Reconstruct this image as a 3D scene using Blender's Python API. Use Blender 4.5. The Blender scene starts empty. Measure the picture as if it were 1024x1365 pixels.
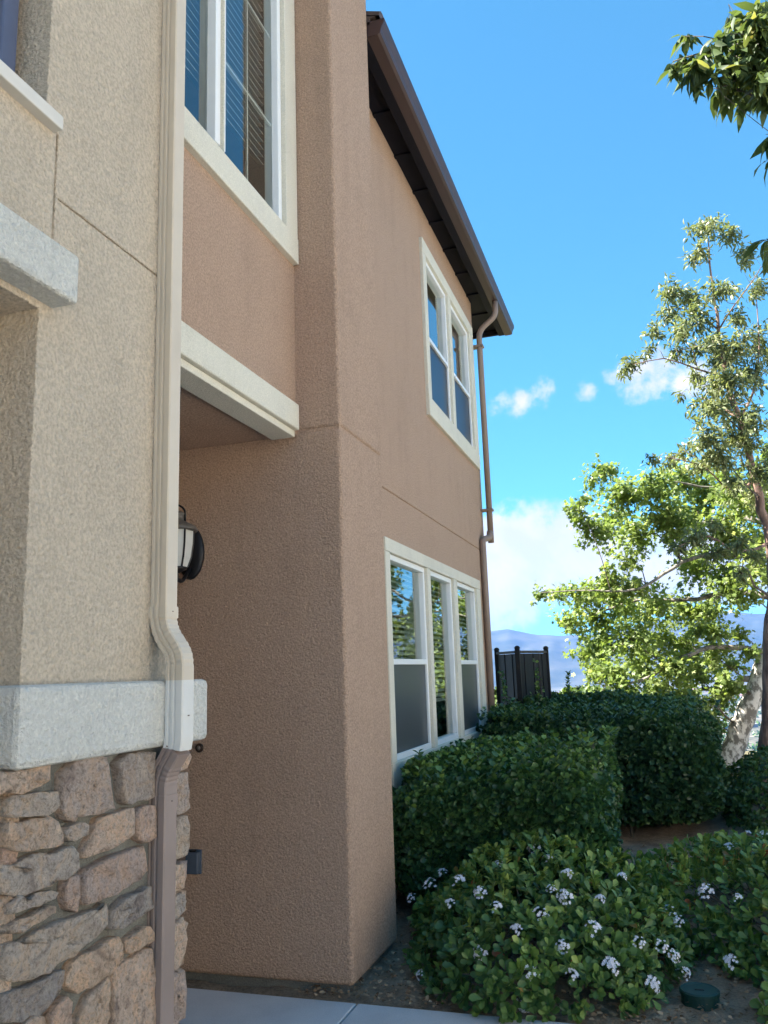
import bpy, bmesh, math, random
import numpy as np
from mathutils import Vector, Matrix

# ------------------------------------------------------------------ camera
W, H, FPX = 1024.0, 1365.0, 1100.0
PITCH, ROLL, YAW = math.radians(11.026), math.radians(-1.935), math.radians(17.646)
EYE = np.array([0.0, 0.0, 1.5])
def _cam():
    cp, sp, cy, sy = math.cos(PITCH), math.sin(PITCH), math.cos(YAW), math.sin(YAW)
    F = np.array([-sy*cp, cy*cp, sp]); R = np.array([cy, sy, 0.0]); U = np.cross(R, F)
    c, s = math.cos(ROLL), math.sin(ROLL)
    return F, c*R + s*U, -s*R + c*U
CF, CR, CU = _cam()
def ray(u, v):
    return CF + CR*(u - W/2)/FPX - CU*(v - H/2)/FPX
def at(ax, val, u, v):
    """the point where the line of sight through a pixel meets a plane of the place"""
    d = ray(u, v); i = 'xyz'.index(ax)
    return EYE + d*((val - EYE[i])/d[i])
scene = bpy.context.scene
col = scene.collection
cd = bpy.data.cameras.new('camera'); cam = bpy.data.objects.new('camera', cd); col.objects.link(cam)
cam.matrix_world = Matrix(((CR[0], CU[0], -CF[0], EYE[0]), (CR[1], CU[1], -CF[1], EYE[1]),
                           (CR[2], CU[2], -CF[2], EYE[2]), (0, 0, 0, 1)))
cd.sensor_fit = 'HORIZONTAL'; cd.sensor_width = 36.0; cd.lens = 36.0*FPX/W
cd.clip_start = 0.05; cd.clip_end = 40000
scene.camera = cam
scene.render.resolution_x, scene.render.resolution_y = 768, 1024
scene.cycles.use_denoising = True
scene.cycles.max_bounces = 10
scene.cycles.diffuse_bounces = 5
scene.cycles.transparent_max_bounces = 12
scene.cycles.volume_bounces = 1
scene.cycles.sample_clamp_indirect = 8

# ------------------------------------------------------------------ light
TO_SUN = Vector((-0.66, -0.17, 0.80)).normalized()
SUN_EL = math.asin(TO_SUN.z); SUN_ROT = math.atan2(TO_SUN.x, TO_SUN.y)
sl = bpy.data.lights.new('sun', 'SUN'); sl.energy = 5.0; sl.angle = math.radians(0.53); sl.color = (1.0, 0.95, 0.87)
sun = bpy.data.objects.new('sun', sl); col.objects.link(sun)
sun.rotation_euler = TO_SUN.to_track_quat('Z', 'Y').to_euler(); sun.location = (0, 0, 60)
vs = scene.view_settings
vs.view_transform = 'Standard'; vs.look = 'None'; vs.gamma = 1.0; vs.use_curve_mapping = False
vs.exposure = 2.48
SKY_STRENGTH = 0.05

def N(nt, kind, **kw):
    n = nt.nodes.new(kind)
    for k, v in kw.items():
        if k == 'inp':
            for a, b in v.items(): n.inputs[a].default_value = b
        else: setattr(n, k, v)
    return n
def L(nt, a, b): nt.links.new(a, b)
def math_node(nt, op, a, b=None, clamp=False):
    n = N(nt, 'ShaderNodeMath', operation=op, use_clamp=clamp)
    for i, x in enumerate((a, b)):
        if x is None: continue
        if isinstance(x, (int, float)): n.inputs[i].default_value = x
        else: L(nt, x, n.inputs[i])
    return n.outputs[0]

world = bpy.data.worlds.new('World'); scene.world = world; world.use_nodes = True
wt = world.node_tree; wt.nodes.clear()
sky = N(wt, 'ShaderNodeTexSky', sky_type='NISHITA', sun_disc=False, sun_elevation=SUN_EL, sun_rotation=SUN_ROT,
        altitude=900.0, air_density=0.75, dust_density=0.03, ozone_density=4.0)
tc = N(wt, 'ShaderNodeTexCoord')
def cloud_field():
    nz = N(wt, 'ShaderNodeTexNoise', inp={'Scale': 9.0, 'Detail': 7.0, 'Roughness': 0.62, 'Distortion': 0.3})
    L(wt, tc.outputs['Generated'], nz.inputs['Vector'])
    nz2 = N(wt, 'ShaderNodeTexNoise', inp={'Scale': 2.6, 'Detail': 3.0, 'Roughness': 0.5})
    L(wt, tc.outputs['Generated'], nz2.inputs['Vector'])
    rough = math_node(wt, 'MULTIPLY', math_node(wt, 'SUBTRACT', nz.outputs['Fac'], 0.5), 3.6)
    nz3 = N(wt, 'ShaderNodeTexNoise', inp={'Scale': 42.0, 'Detail': 5.0, 'Roughness': 0.6}); L(wt, tc.outputs['Generated'], nz3.inputs['Vector'])
    rough = math_node(wt, 'ADD', rough, math_node(wt, 'MULTIPLY', math_node(wt, 'SUBTRACT', nz3.outputs['Fac'], 0.5), 2.6))
    best = None
    rnd = random.Random(5)
    banks = [(690, 535, 40, 22, .35), (722, 520, 22, 20, .3), (778, 524, 22, 20, .3), (862, 500, 60, 36, .1), (915, 505, 40, 30, -.1),
             (722, 752, 120, 58, 1.0), (655, 800, 90, 50, .6), (880, 765, 150, 50, .8)]
    dirs = []
    for u, v, wx, wy, k in banks:
        d = Vector(ray(u, v)).normalized(); dirs.append((d, wx/FPX, wy/FPX, k))
    for d, wx, wy, k in dirs:
        t1 = Vector((d.y, -d.x, 0)).normalized(); t2 = t1.cross(d).normalized()
        def dot(v):
            n = N(wt, 'ShaderNodeVectorMath', operation='DOT_PRODUCT'); L(wt, tc.outputs['Generated'], n.inputs[0])
            n.inputs[1].default_value = v; return n.outputs['Value']
        a = math_node(wt, 'MULTIPLY', dot(t1), 1/wx); b = math_node(wt, 'MULTIPLY', dot(t2), 1/wy)
        r2 = math_node(wt, 'ADD', math_node(wt, 'MULTIPLY', a, a), math_node(wt, 'MULTIPLY', b, b))
        front = math_node(wt, 'GREATER_THAN', dot(d), 0.2)
        m = math_node(wt, 'SUBTRACT', 0.75 + k, r2)
        m = math_node(wt, 'SUBTRACT', math_node(wt, 'MULTIPLY', math_node(wt, 'ADD', m, 6), front), 6)
        best = m if best is None else math_node(wt, 'MAXIMUM', best, m)
    # the same kind of fair-weather bank goes on all round the horizon
    sp = N(wt, 'ShaderNodeSeparateXYZ'); L(wt, tc.outputs['Generated'], sp.inputs[0])
    band = math_node(wt, 'ABSOLUTE', math_node(wt, 'SUBTRACT', sp.outputs[2], .115))
    away = N(wt, 'ShaderNodeVectorMath', operation='DOT_PRODUCT'); L(wt, tc.outputs['Generated'], away.inputs[0]); away.inputs[1].default_value = tuple(Vector(ray(700, 620)).normalized())
    ring = math_node(wt, 'SUBTRACT', 1.1, math_node(wt, 'MULTIPLY', band, 14.0))
    ring = math_node(wt, 'ADD', ring, math_node(wt, 'MULTIPLY', math_node(wt, 'SUBTRACT', nz2.outputs['Fac'], .55), 9.0))
    ring = math_node(wt, 'SUBTRACT', ring, math_node(wt, 'MULTIPLY', math_node(wt, 'GREATER_THAN', away.outputs['Value'], .86), 9.0))
    best = math_node(wt, 'MAXIMUM', best, math_node(wt, 'MINIMUM', ring, 1.6))
    dens = math_node(wt, 'ADD', best, rough)
    mr = N(wt, 'ShaderNodeMapRange', interpolation_type='SMOOTHSTEP', clamp=True)
    mr.inputs['From Min'].default_value = -0.1; mr.inputs['From Max'].default_value = 1.25
    L(wt, dens, mr.inputs['Value'])
    
    nz4 = N(wt, 'ShaderNodeTexNoise', inp={'Scale': 14.0, 'Detail': 6.0, 'Roughness': 0.6, 'Distortion': .5}); L(wt, tc.outputs['Generated'], nz4.inputs['Vector'])
    return mr.outputs[0], nz4.outputs['Fac']
cl, cl3 = cloud_field()
tint = N(wt, 'ShaderNodeMix', data_type='RGBA', blend_type='MULTIPLY')
tint.inputs[0].default_value = 1.0; tint.inputs[7].default_value = (0.68, 1.60, 1.83, 1)
gm = N(wt, 'ShaderNodeGamma', inp={'Gamma': .72}); L(wt, sky.outputs[0], gm.inputs[0]); L(wt, gm.outputs[0], tint.inputs[6])
cmix = N(wt, 'ShaderNodeMix', data_type='RGBA'); cmix.inputs[7].default_value = (4.15, 3.95, 3.9, 1)
cshade = N(wt, 'ShaderNodeMix', data_type='RGBA'); cshade.inputs[6].default_value = (3.5, 3.5, 3.6, 1); cshade.inputs[7].default_value = (4.3, 4.05, 3.9, 1)
cmr = N(wt, 'ShaderNodeMapRange', clamp=True); cmr.inputs[1].default_value = .36; cmr.inputs[2].default_value = .60; L(wt, cl3, cmr.inputs[0]); L(wt, cmr.outputs[0], cshade.inputs[0]); L(wt, cshade.outputs[2], cmix.inputs[7])
L(wt, math_node(wt, 'MULTIPLY', cl, 0.95), cmix.inputs[0]); L(wt, tint.outputs[2], cmix.inputs[6])
bg = N(wt, 'ShaderNodeBackground'); bg.inputs['Strength'].default_value = SKY_STRENGTH
wo = N(wt, 'ShaderNodeOutputWorld'); L(wt, cmix.outputs[2], bg.inputs[0]); L(wt, bg.outputs[0], wo.inputs[0])

# ------------------------------------------------------------------ materials
def mat(name):
    m = bpy.data.materials.new(name); m.use_nodes = True
    nt = m.node_tree; b = nt.nodes['Principled BSDF']
    return m, nt, b
def noise(nt, scale, detail=4, rough=.6, vec=None, dist=0.0):
    n = N(nt, 'ShaderNodeTexNoise', inp={'Scale': scale, 'Detail': detail, 'Roughness': rough, 'Distortion': dist})
    if vec is None:
        t = N(nt, 'ShaderNodeTexCoord'); vec = t.outputs['Object']
    L(nt, vec, n.inputs['Vector']); return n.outputs['Fac']
def ramp(nt, fac, stops):
    r = N(nt, 'ShaderNodeValToRGB'); e = r.color_ramp.elements
    while len(e) > 1: e.remove(e[-1])
    e[0].position, e[0].color = stops[0][0], (*stops[0][1], 1)
    for p, c in stops[1:]:
        x = e.new(p); x.color = (*c, 1)
    L(nt, fac, r.inputs[0]); return r.outputs[0]
def mul(c, k): return tuple(min(1, x*k) for x in c)
def bump(nt, b, h, strength, dist):
    n = N(nt, 'ShaderNodeBump', inp={'Strength': strength, 'Distance': dist}); L(nt, h, n.inputs['Height'])
    L(nt, n.outputs[0], b.inputs['Normal']); return n
def stucco(name, c, grain=75, depth=.006, dirt=.09, low=.74):
    m, nt, b = mat(name)
    t = N(nt, 'ShaderNodeTexCoord')
    g = noise(nt, grain, 5, .65, t.outputs['Object'])
    g2 = N(nt, 'ShaderNodeTexVoronoi', inp={'Scale': grain*.9}); L(nt, t.outputs['Object'], g2.inputs['Vector'])
    big = noise(nt, 1.6, 5, .6, t.outputs['Object'])
    mp = N(nt, 'ShaderNodeMapping', inp={'Scale': (5.0, 5.0, .45)}); L(nt, t.outputs['Object'], mp.inputs['Vector'])
    streak = noise(nt, 1.3, 5, .65, mp.outputs[0])
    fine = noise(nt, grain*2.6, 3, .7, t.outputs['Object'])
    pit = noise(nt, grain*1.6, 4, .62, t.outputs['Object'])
    base = ramp(nt, math_node(nt, 'ADD', math_node(nt, 'MULTIPLY', pit, .7), math_node(nt, 'MULTIPLY', fine, .3)), [(.36, mul(c, low)), (.465, mul(c, .5+.5*low)), (.52, c), (.64, mul(c, 1.14))])  # occlusion shade in the pits is painted into the base colour
    trow = noise(nt, 7.0, 4, .6, t.outputs['Object'], .8)
    v = math_node(nt, 'ADD', math_node(nt, 'ADD', math_node(nt, 'MULTIPLY', big, .38), math_node(nt, 'MULTIPLY', streak, .38)), math_node(nt, 'MULTIPLY', trow, .24))
    w = ramp(nt, v, [(.36, (1-dirt*1.5,)*3), (.5, (1, 1, 1)), (.66, (1+dirt*.3,)*3)])
    mx = N(nt, 'ShaderNodeMix', data_type='RGBA', blend_type='MULTIPLY'); mx.inputs[0].default_value = 1
    L(nt, base, mx.inputs[6]); L(nt, w, mx.inputs[7]); L(nt, mx.outputs[2], b.inputs['Base Color'])
    b.inputs['Roughness'].default_value = .95; b.inputs['Specular IOR Level'].default_value = .15
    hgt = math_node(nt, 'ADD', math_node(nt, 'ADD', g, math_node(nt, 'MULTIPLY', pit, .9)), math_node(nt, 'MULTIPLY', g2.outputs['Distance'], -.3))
    bump(nt, b, hgt, 1.0, depth)
    return m
def paint(name, c, rough=.5, var=.08, scale=14, bumpd=.0, metal=0.0):
    m, nt, b = mat(name)
    f = noise(nt, scale, 5, .6)
    L(nt, ramp(nt, f, [(.3, mul(c, 1-var)), (.6, c), (.8, mul(c, 1+var*.5))]), b.inputs['Base Color'])
    b.inputs['Roughness'].default_value = rough; b.inputs['Metallic'].default_value = metal
    b.inputs['Specular IOR Level'].default_value = .35
    if bumpd: bump(nt, b, noise(nt, 60, 4), .5, bumpd)
    return m
def foliage(name, stops, rough=.5, trans=.3, tcol=None, spec=.4):
    m, nt, b = mat(name)
    a = N(nt, 'ShaderNodeAttribute', attribute_name='rnd')
    c = ramp(nt, a.outputs['Fac'], stops); L(nt, c, b.inputs['Base Color'])
    b.inputs['Roughness'].default_value = rough; b.inputs['Specular IOR Level'].default_value = spec
    tr = N(nt, 'ShaderNodeBsdfTranslucent')
    mx = N(nt, 'ShaderNodeMix', data_type='RGBA', blend_type='MULTIPLY'); mx.inputs[0].default_value = 1
    mx.inputs[7].default_value = (*(tcol or (1.6, 1.5, .7)), 1); L(nt, c, mx.inputs[6]); L(nt, mx.outputs[2], tr.inputs[0])
    ms = N(nt, 'ShaderNodeMixShader'); ms.inputs[0].default_value = trans
    out = nt.nodes['Material Output']
    L(nt, b.outputs[0], ms.inputs[1]); L(nt, tr.outputs[0], ms.inputs[2]); L(nt, ms.outputs[0], out.inputs[0])
    return m

BROWN, TAN, WHITE = (.525, .355, .25), (.63, .52, .39), (.78, .77, .70)
M = {}
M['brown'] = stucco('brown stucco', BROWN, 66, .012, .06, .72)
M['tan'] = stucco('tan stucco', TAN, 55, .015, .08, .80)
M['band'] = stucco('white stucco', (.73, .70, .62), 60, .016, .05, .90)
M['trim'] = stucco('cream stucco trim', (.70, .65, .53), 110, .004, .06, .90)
M['vinyl'] = paint('white vinyl', (.80, .80, .78), .35, .03)
M['sillmetal'] = paint('pale painted metal', (.62, .57, .49), .45, .05)
M['spout_tan'] = paint('tan painted metal', (.60, .50, .375), .42, .10, 5)
M['spout_white'] = paint('white painted metal', (.66, .63, .57), .42, .07, 5)
M['spout_brown'] = paint('brown painted metal', (.285, .215, .18), .40, .12, 5)
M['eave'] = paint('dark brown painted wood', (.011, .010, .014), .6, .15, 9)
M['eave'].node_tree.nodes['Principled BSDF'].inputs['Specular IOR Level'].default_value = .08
M['gutter'] = paint('brown gutter metal', (.062, .036, .032), .45, .10, 6)
M['spout_far'] = paint('brown stucco coloured metal', (.27, .195, .15), .42, .12, 5)
M['tile'] = paint('brown roof tile', (.10, .07, .06), .7, .3, 8, .004)
M['black'] = paint('black cast metal', (.012, .012, .014), .42, .2, 20)
M['hood'] = paint('weathered bronze', (.13, .115, .10), .5, .3, 40)
M['frost'] = paint('frosted glass', (.62, .62, .58), .3, .05)
M['blueframe'] = paint('blue grey window frame', (.085, .10, .155), .35, .1)
M['greybox'] = paint('slate plastic', (.075, .095, .125), .45, .15, 30)
M['knob'] = paint('dark bronze', (.06, .04, .03), .3, .2, 40, 0, .6)
M['room'] = paint('dim room wall', (.16, .16, .16), .9, .1)
M['curtain'] = paint('blind', (.50, .53, .52), .6, .04)
M['door'] = paint('brown door', (.10, .055, .035), .5, .15)
M['fence'] = paint('black brown fence board', (.012, .011, .011), .6, .35, 7, .002)
M['fencerail'] = paint('worn dark fence rail', (.055, .048, .045), .6, .3, 9)
M['valve'] = paint('green plastic lid', (.010, .045, .036), .45, .2, 20)
def glass():
    m, nt, b = mat('window glass'); nt.nodes.remove(b)
    fr = N(nt, 'ShaderNodeFresnel', inp={'IOR': 1.52})
    f = math_node(nt, 'MULTIPLY', fr.outputs[0], 1.6, True)
    t = N(nt, 'ShaderNodeBsdfTransparent'); t.inputs[0].default_value = (.80, .86, .84, 1)
    g = N(nt, 'ShaderNodeBsdfGlossy', inp={'Roughness': 0.0}); g.inputs[0].default_value = (.95, 1, .98, 1)
    tcn = N(nt, 'ShaderNodeTexCoord'); mp = N(nt, 'ShaderNodeMapping', inp={'Scale': (1, .6, 5.0)})
    L(nt, tcn.outputs['Object'], mp.inputs['Vector'])
    bp = N(nt, 'ShaderNodeBump', inp={'Strength': .25, 'Distance': .0035}); L(nt, noise(nt, 1.6, 2, .5, mp.outputs[0]), bp.inputs['Height'])
    L(nt, bp.outputs[0], g.inputs['Normal'])
    ms = N(nt, 'ShaderNodeMixShader'); L(nt, f, ms.inputs[0]); L(nt, t.outputs[0], ms.inputs[1]); L(nt, g.outputs[0], ms.inputs[2])
    L(nt, ms.outputs[0], nt.nodes['Material Output'].inputs[0]); return m
M['glass'] = glass()
def screen(c=(.085, .098, .105, 1)):
    m, nt, b = mat('insect screen')
    b.inputs['Base Color'].default_value = c; b.inputs['Roughness'].default_value = .28
    t = N(nt, 'ShaderNodeBsdfTransparent'); ms = N(nt, 'ShaderNodeMixShader'); ms.inputs[0].default_value = .38
    L(nt, b.outputs[0], ms.inputs[1]); L(nt, t.outputs[0], ms.inputs[2]); L(nt, ms.outputs[0], nt.nodes['Material Output'].inputs[0])
    return m
M['screen'] = screen(); M['screen_dark'] = screen((.022, .026, .04, 1))
def stone_mat():
    m, nt, b = mat('weathered sandstone')
    oi = N(nt, 'ShaderNodeObjectInfo'); t = N(nt, 'ShaderNodeTexCoord')
    big = noise(nt, 11, 6, .62, t.outputs['Object'], .4); fine = noise(nt, 95, 6, .7, t.outputs['Object'])
    base = ramp(nt, oi.outputs['Random'], [(0, (.68, .49, .37)), (.2, (.72, .57, .44)), (.4, (.58, .43, .36)), (.55, (.57, .49, .41)),
                                           (.7, (.70, .52, .38)), (.85, (.42, .375, .34)), (1, (.64, .54, .45))])
    v = ramp(nt, big, [(.28, (.36, .34, .36)), (.38, (.80, .74, .70)), (.46, (.98, .97, .96)), (.54, (1.06, .94, .82)), (.60, (.92, .90, .90)), (.72, (1.30, 1.27, 1.18))])
    mx = N(nt, 'ShaderNodeMix', data_type='RGBA', blend_type='MULTIPLY'); mx.inputs[0].default_value = 1
    L(nt, base, mx.inputs[6]); L(nt, v, mx.inputs[7])
    v2 = ramp(nt, fine, [(.34, (.58, .57, .56)), (.48, (1, 1, 1)), (.66, (1.22, 1.22, 1.2))])
    mx2 = N(nt, 'ShaderNodeMix', data_type='RGBA', blend_type='MULTIPLY'); mx2.inputs[0].default_value = 1
    L(nt, mx.outputs[2], mx2.inputs[6]); L(nt, v2, mx2.inputs[7]); L(nt, mx2.outputs[2], b.inputs['Base Color'])
    b.inputs['Roughness'].default_value = .92; b.inputs['Specular IOR Level'].default_value = .2
    bump(nt, b, math_node(nt, 'ADD', math_node(nt, 'MULTIPLY', big, 1.3), math_node(nt, 'MULTIPLY', fine, .8)), 1.0, .030)
    return m
M['stone'] = stone_mat()
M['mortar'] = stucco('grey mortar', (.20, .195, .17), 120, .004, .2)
def concrete():
    m, nt, b = mat('broomed concrete')
    f = noise(nt, 1.8, 7, .65); g = noise(nt, 160, 4, .7)
    c = ramp(nt, f, [(.3, (.46, .47, .475)), (.5, (.56, .565, .565)), (.7, (.64, .64, .63))])
    mx = N(nt, 'ShaderNodeMix', data_type='RGBA', blend_type='MULTIPLY'); mx.inputs[0].default_value = 1
    L(nt, c, mx.inputs[6]); L(nt, ramp(nt, g, [(.3, (.82,)*3), (.6, (1,)*3)]), mx.inputs[7]); L(nt, mx.outputs[2], b.inputs['Base Color'])
    b.inputs['Roughness'].default_value = .9; bump(nt, b, g, .5, .003); return m
M['concrete'] = concrete()
def soil():
    m, nt, b = mat('dry garden soil')
    f = noise(nt, 7, 8, .7); g = noise(nt, 70, 6, .75)
    c = ramp(nt, f, [(.3, (.17, .115, .072)), (.5, (.31, .225, .148)), (.72, (.42, .325, .225))])
    mx = N(nt, 'ShaderNodeMix', data_type='RGBA', blend_type='MULTIPLY'); mx.inputs[0].default_value = 1
    L(nt, c, mx.inputs[6]); L(nt, ramp(nt, g, [(.35, (.55,)*3), (.6, (1.05,)*3)]), mx.inputs[7]); L(nt, mx.outputs[2], b.inputs['Base Color'])
    b.inputs['Roughness'].default_value = .95; bump(nt, b, g, .8, .012); return m
M['soil'] = soil()
def bark(name, c0, c1, scale=(14, 14, 3), thresholds=(.4, .6)):
    m, nt, b = mat(name)
    t = N(nt, 'ShaderNodeTexCoord'); mp = N(nt, 'ShaderNodeMapping', inp={'Scale': scale}); L(nt, t.outputs['Object'], mp.inputs['Vector'])
    f = noise(nt, 1.0, 6, .65, mp.outputs[0])
    L(nt, ramp(nt, f, [(thresholds[0], c0), (thresholds[1], c1)]), b.inputs['Base Color'])
    b.inputs['Roughness'].default_value = .85; bump(nt, b, f, .6, .01); return m
M['bark_brown'] = bark('red brown bark', (.095, .055, .042), (.27, .17, .125))
M['bark_white'] = bark('mottled white bark', (.17, .155, .13), (.62, .59, .53), (11, 11, 7), (.45, .55))
M['bark_limb'] = bark('pale grey bark', (.09, .08, .065), (.26, .23, .19), (9, 9, 5), (.40, .55))
M['bark_twig'] = bark('grey twig bark', (.06, .048, .038), (.14, .115, .09))
M['leaf_hedge'] = foliage('hedge leaf', [(0, (.028, .066, .026)), (.5, (.058, .124, .040)), (.85, (.125, .22, .056)), (1, (.21, .31, .07))], .38, .18)
M['leaf_hedge2'] = foliage('dark hedge leaf', [(0, (.022, .052, .024)), (.5, (.042, .092, .036)), (.88, (.080, .15, .046)), (1, (.13, .20, .06))], .38, .18)
M['leaf_haw'] = foliage('hawthorn leaf', [(0, (.046, .095, .032)), (.45, (.105, .185, .050)), (.8, (.20, .30, .068)), (.97, (.32, .39, .10)), (1, (.32, .10, .04))], .40, .22)
M['leaf_syc'] = foliage('sycamore leaf', [(0, (.095, .145, .036)), (.5, (.175, .240, .062)), (.85, (.26, .325, .10)), (1, (.40, .43, .19))], .45, .45, (1.4, 1.4, .8))
M['leaf_eu'] = foliage('narrow leaf', [(0, (.085, .110, .048)), (.5, (.155, .185, .082)), (.85, (.24, .265, .12)), (1, (.35, .34, .20))], .40, .36, (1.4, 1.4, .8))
M['leaf_near'] = foliage('long glossy leaf', [(0, (.040, .068, .032)), (.6, (.080, .120, .045)), (.9, (.16, .20, .065)), (1, (.27, .25, .10))], .48, .34, None, .25)
M['leaf_bush'] = foliage('bush leaf', [(0, (.030, .065, .022)), (.5, (.060, .115, .032)), (1, (.13, .19, .05))], .45, .3)
M['petal'] = paint('white petal', (.80, .77, .80), .6, .06, 60)
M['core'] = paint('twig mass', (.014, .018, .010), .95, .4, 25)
M['litter'] = foliage('dead leaf', [(0, (.12, .075, .045)), (.5, (.26, .175, .105)), (1, (.42, .31, .20))], .9, .05, (1, 1, 1), .1)

# ------------------------------------------------------------------ mesh helpers
def props(o, label=None, cat=None, group=None, kind=None):
    for k, v in (('label', label), ('category', cat), ('group', group), ('kind', kind)):
        if v: o[k] = v
    return o
def empty(name, loc, label=None, cat=None, group=None):
    o = bpy.data.objects.new(name, None); col.objects.link(o); o.location = loc; o.empty_display_size = .2
    o['_org'] = 1; del o['_org']
    return props(o, label, cat, group)
def org(o):
    """world position of a thing's base: parts are given in world coordinates and stored relative to it"""
    p = Vector((0, 0, 0))
    while o is not None: p += o.location; o = o.parent
    return p
class MB:
    def __init__(s): s.v, s.f = [], []
    def add(s, vs, fs):
        n = len(s.v); s.v += [tuple(map(float, x)) for x in vs]; s.f += [tuple(i + n for i in f) for f in fs]; return s
    def box(s, x0, x1, y0, y1, z0, z1):
        v = [(x, y, z) for z in (z0, z1) for y in (y0, y1) for x in (x0, x1)]
        return s.add(v, [(0, 2, 3, 1), (4, 5, 7, 6), (0, 1, 5, 4), (2, 6, 7, 3), (0, 4, 6, 2), (1, 3, 7, 5)])
    def obox(s, a, b, w, h, up=(0, 0, 1)):
        a, b = Vector(a), Vector(b); t = (b-a).normalized(); sd = t.cross(Vector(up)).normalized(); u = sd.cross(t)
        v = [p + sd*x*w/2 + u*y*h/2 for p in (a, b) for x, y in ((-1, -1), (1, -1), (1, 1), (-1, 1))]
        return s.add(v, [(0, 1, 2, 3), (7, 6, 5, 4), (0, 4, 5, 1), (1, 5, 6, 2), (2, 6, 7, 3), (3, 7, 4, 0)])
    def tube(s, pts, rad, n=8, cap=True):
        pts = [Vector(p) for p in pts]; rings = []; ref = Vector((0.13, 0.31, 1)).normalized()
        prev = None
        for i, p in enumerate(pts):
            t = (pts[min(i+1, len(pts)-1)] - pts[max(i-1, 0)]).normalized()
            if prev is None:
                a = t.cross(ref)
                if a.length < 1e-3: a = t.cross(Vector((1, 0, 0)))
            else: a = prev - t*prev.dot(t)
            a.normalize(); prev = a; b = t.cross(a); r = rad[i] if hasattr(rad, '__len__') else rad
            rings.append([p + (a*math.cos(q) + b*math.sin(q))*r for q in [2*math.pi*k/n for k in range(n)]])
        v = [x for r in rings for x in r]; f = []
        for i in range(len(rings)-1):
            for k in range(n): f.append((i*n+k, i*n+(k+1) % n, (i+1)*n+(k+1) % n, (i+1)*n+k))
        if cap: f += [tuple(range(n-1, -1, -1)), tuple((len(rings)-1)*n+k for k in range(n))]
        return s.add(v, f)
    def lathe(s, prof, c, n=20, axis='z'):
        v, f = [], []
        for r, z in prof:
            for k in range(n):
                q = 2*math.pi*k/n; x, y = r*math.cos(q), r*math.sin(q)
                v.append((c[0]+x, c[1]+y, c[2]+z) if axis == 'z' else (c[0]+x, c[1]+z, c[2]+y))
        for i in range(len(prof)-1):
            for k in range(n): f.append((i*n+k, i*n+(k+1) % n, (i+1)*n+(k+1) % n, (i+1)*n+k))
        f += [tuple(range(n-1, -1, -1)), tuple((len(prof)-1)*n+k for k in range(n))]
        return s.add(v, f)
    def sweep(s, prof, path, scales=None, closed=True):
        """profile (a = across in the X-Z plane, b = along Y) carried along a path in an X-Z plane"""
        path = [Vector(p) for p in path]; n = len(prof); v, f = [], []
        for i, p in enumerate(path):
            t = (path[min(i+1, len(path)-1)] - path[max(i-1, 0)]).normalized()
            nrm = Vector((-t.z, 0, t.x)); k = scales[i] if scales else 1
            if nrm.x < 0: nrm = -nrm
            for a, b in prof: v.append(p + nrm*a*k + Vector((0, b*k, 0)))
        for i in range(len(path)-1):
            for k in range(n): f.append((i*n+k, i*n+(k+1) % n, (i+1)*n+(k+1) % n, (i+1)*n+k))
        f += [tuple(range(n)), tuple((len(path)-1)*n+k for k in range(n-1, -1, -1))]
        return s.add(v, f)
    def build(s, name, m, parent=None, bevel=0, smooth=False, weld=False, seg=2, fixn=True):
        o3 = org(parent) if parent else Vector((0, 0, 0))
        me = bpy.data.meshes.new(name); me.from_pydata([tuple(Vector(p)-o3) for p in s.v], [], s.f)
        if weld or fixn:
            bm = bmesh.new(); bm.from_mesh(me)
            if weld: bmesh.ops.remove_doubles(bm, verts=bm.verts, dist=1e-4)
            if fixn: bmesh.ops.recalc_face_normals(bm, faces=bm.faces)
            bm.to_mesh(me); bm.free()
        me.materials.append(m)
        if smooth: me.polygons.foreach_set('use_smooth', [True]*len(me.polygons))
        o = bpy.data.objects.new(name, me); col.objects.link(o)
        if parent: o.parent = parent
        if bevel:
            b = o.modifiers.new('b', 'BEVEL'); b.width = bevel; b.segments = seg; b.limit_method = 'ANGLE'; b.angle_limit = math.radians(50)
        return o
def box(name, m, parent, x0, x1, y0, y1, z0, z1, bevel=0):
    if m is M['glass']:                                     # a pane is one sheet: its own shader stands for both faces
        x = (x0+x1)/2; return MB().add([(x, y0, z0), (x, y1, z0), (x, y1, z1), (x, y0, z1)], [(0, 1, 2, 3)]).build(name, m, parent, fixn=False)
    return MB().box(x0, x1, y0, y1, z0, z1).build(name, m, parent, bevel, fixn=False)

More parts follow.
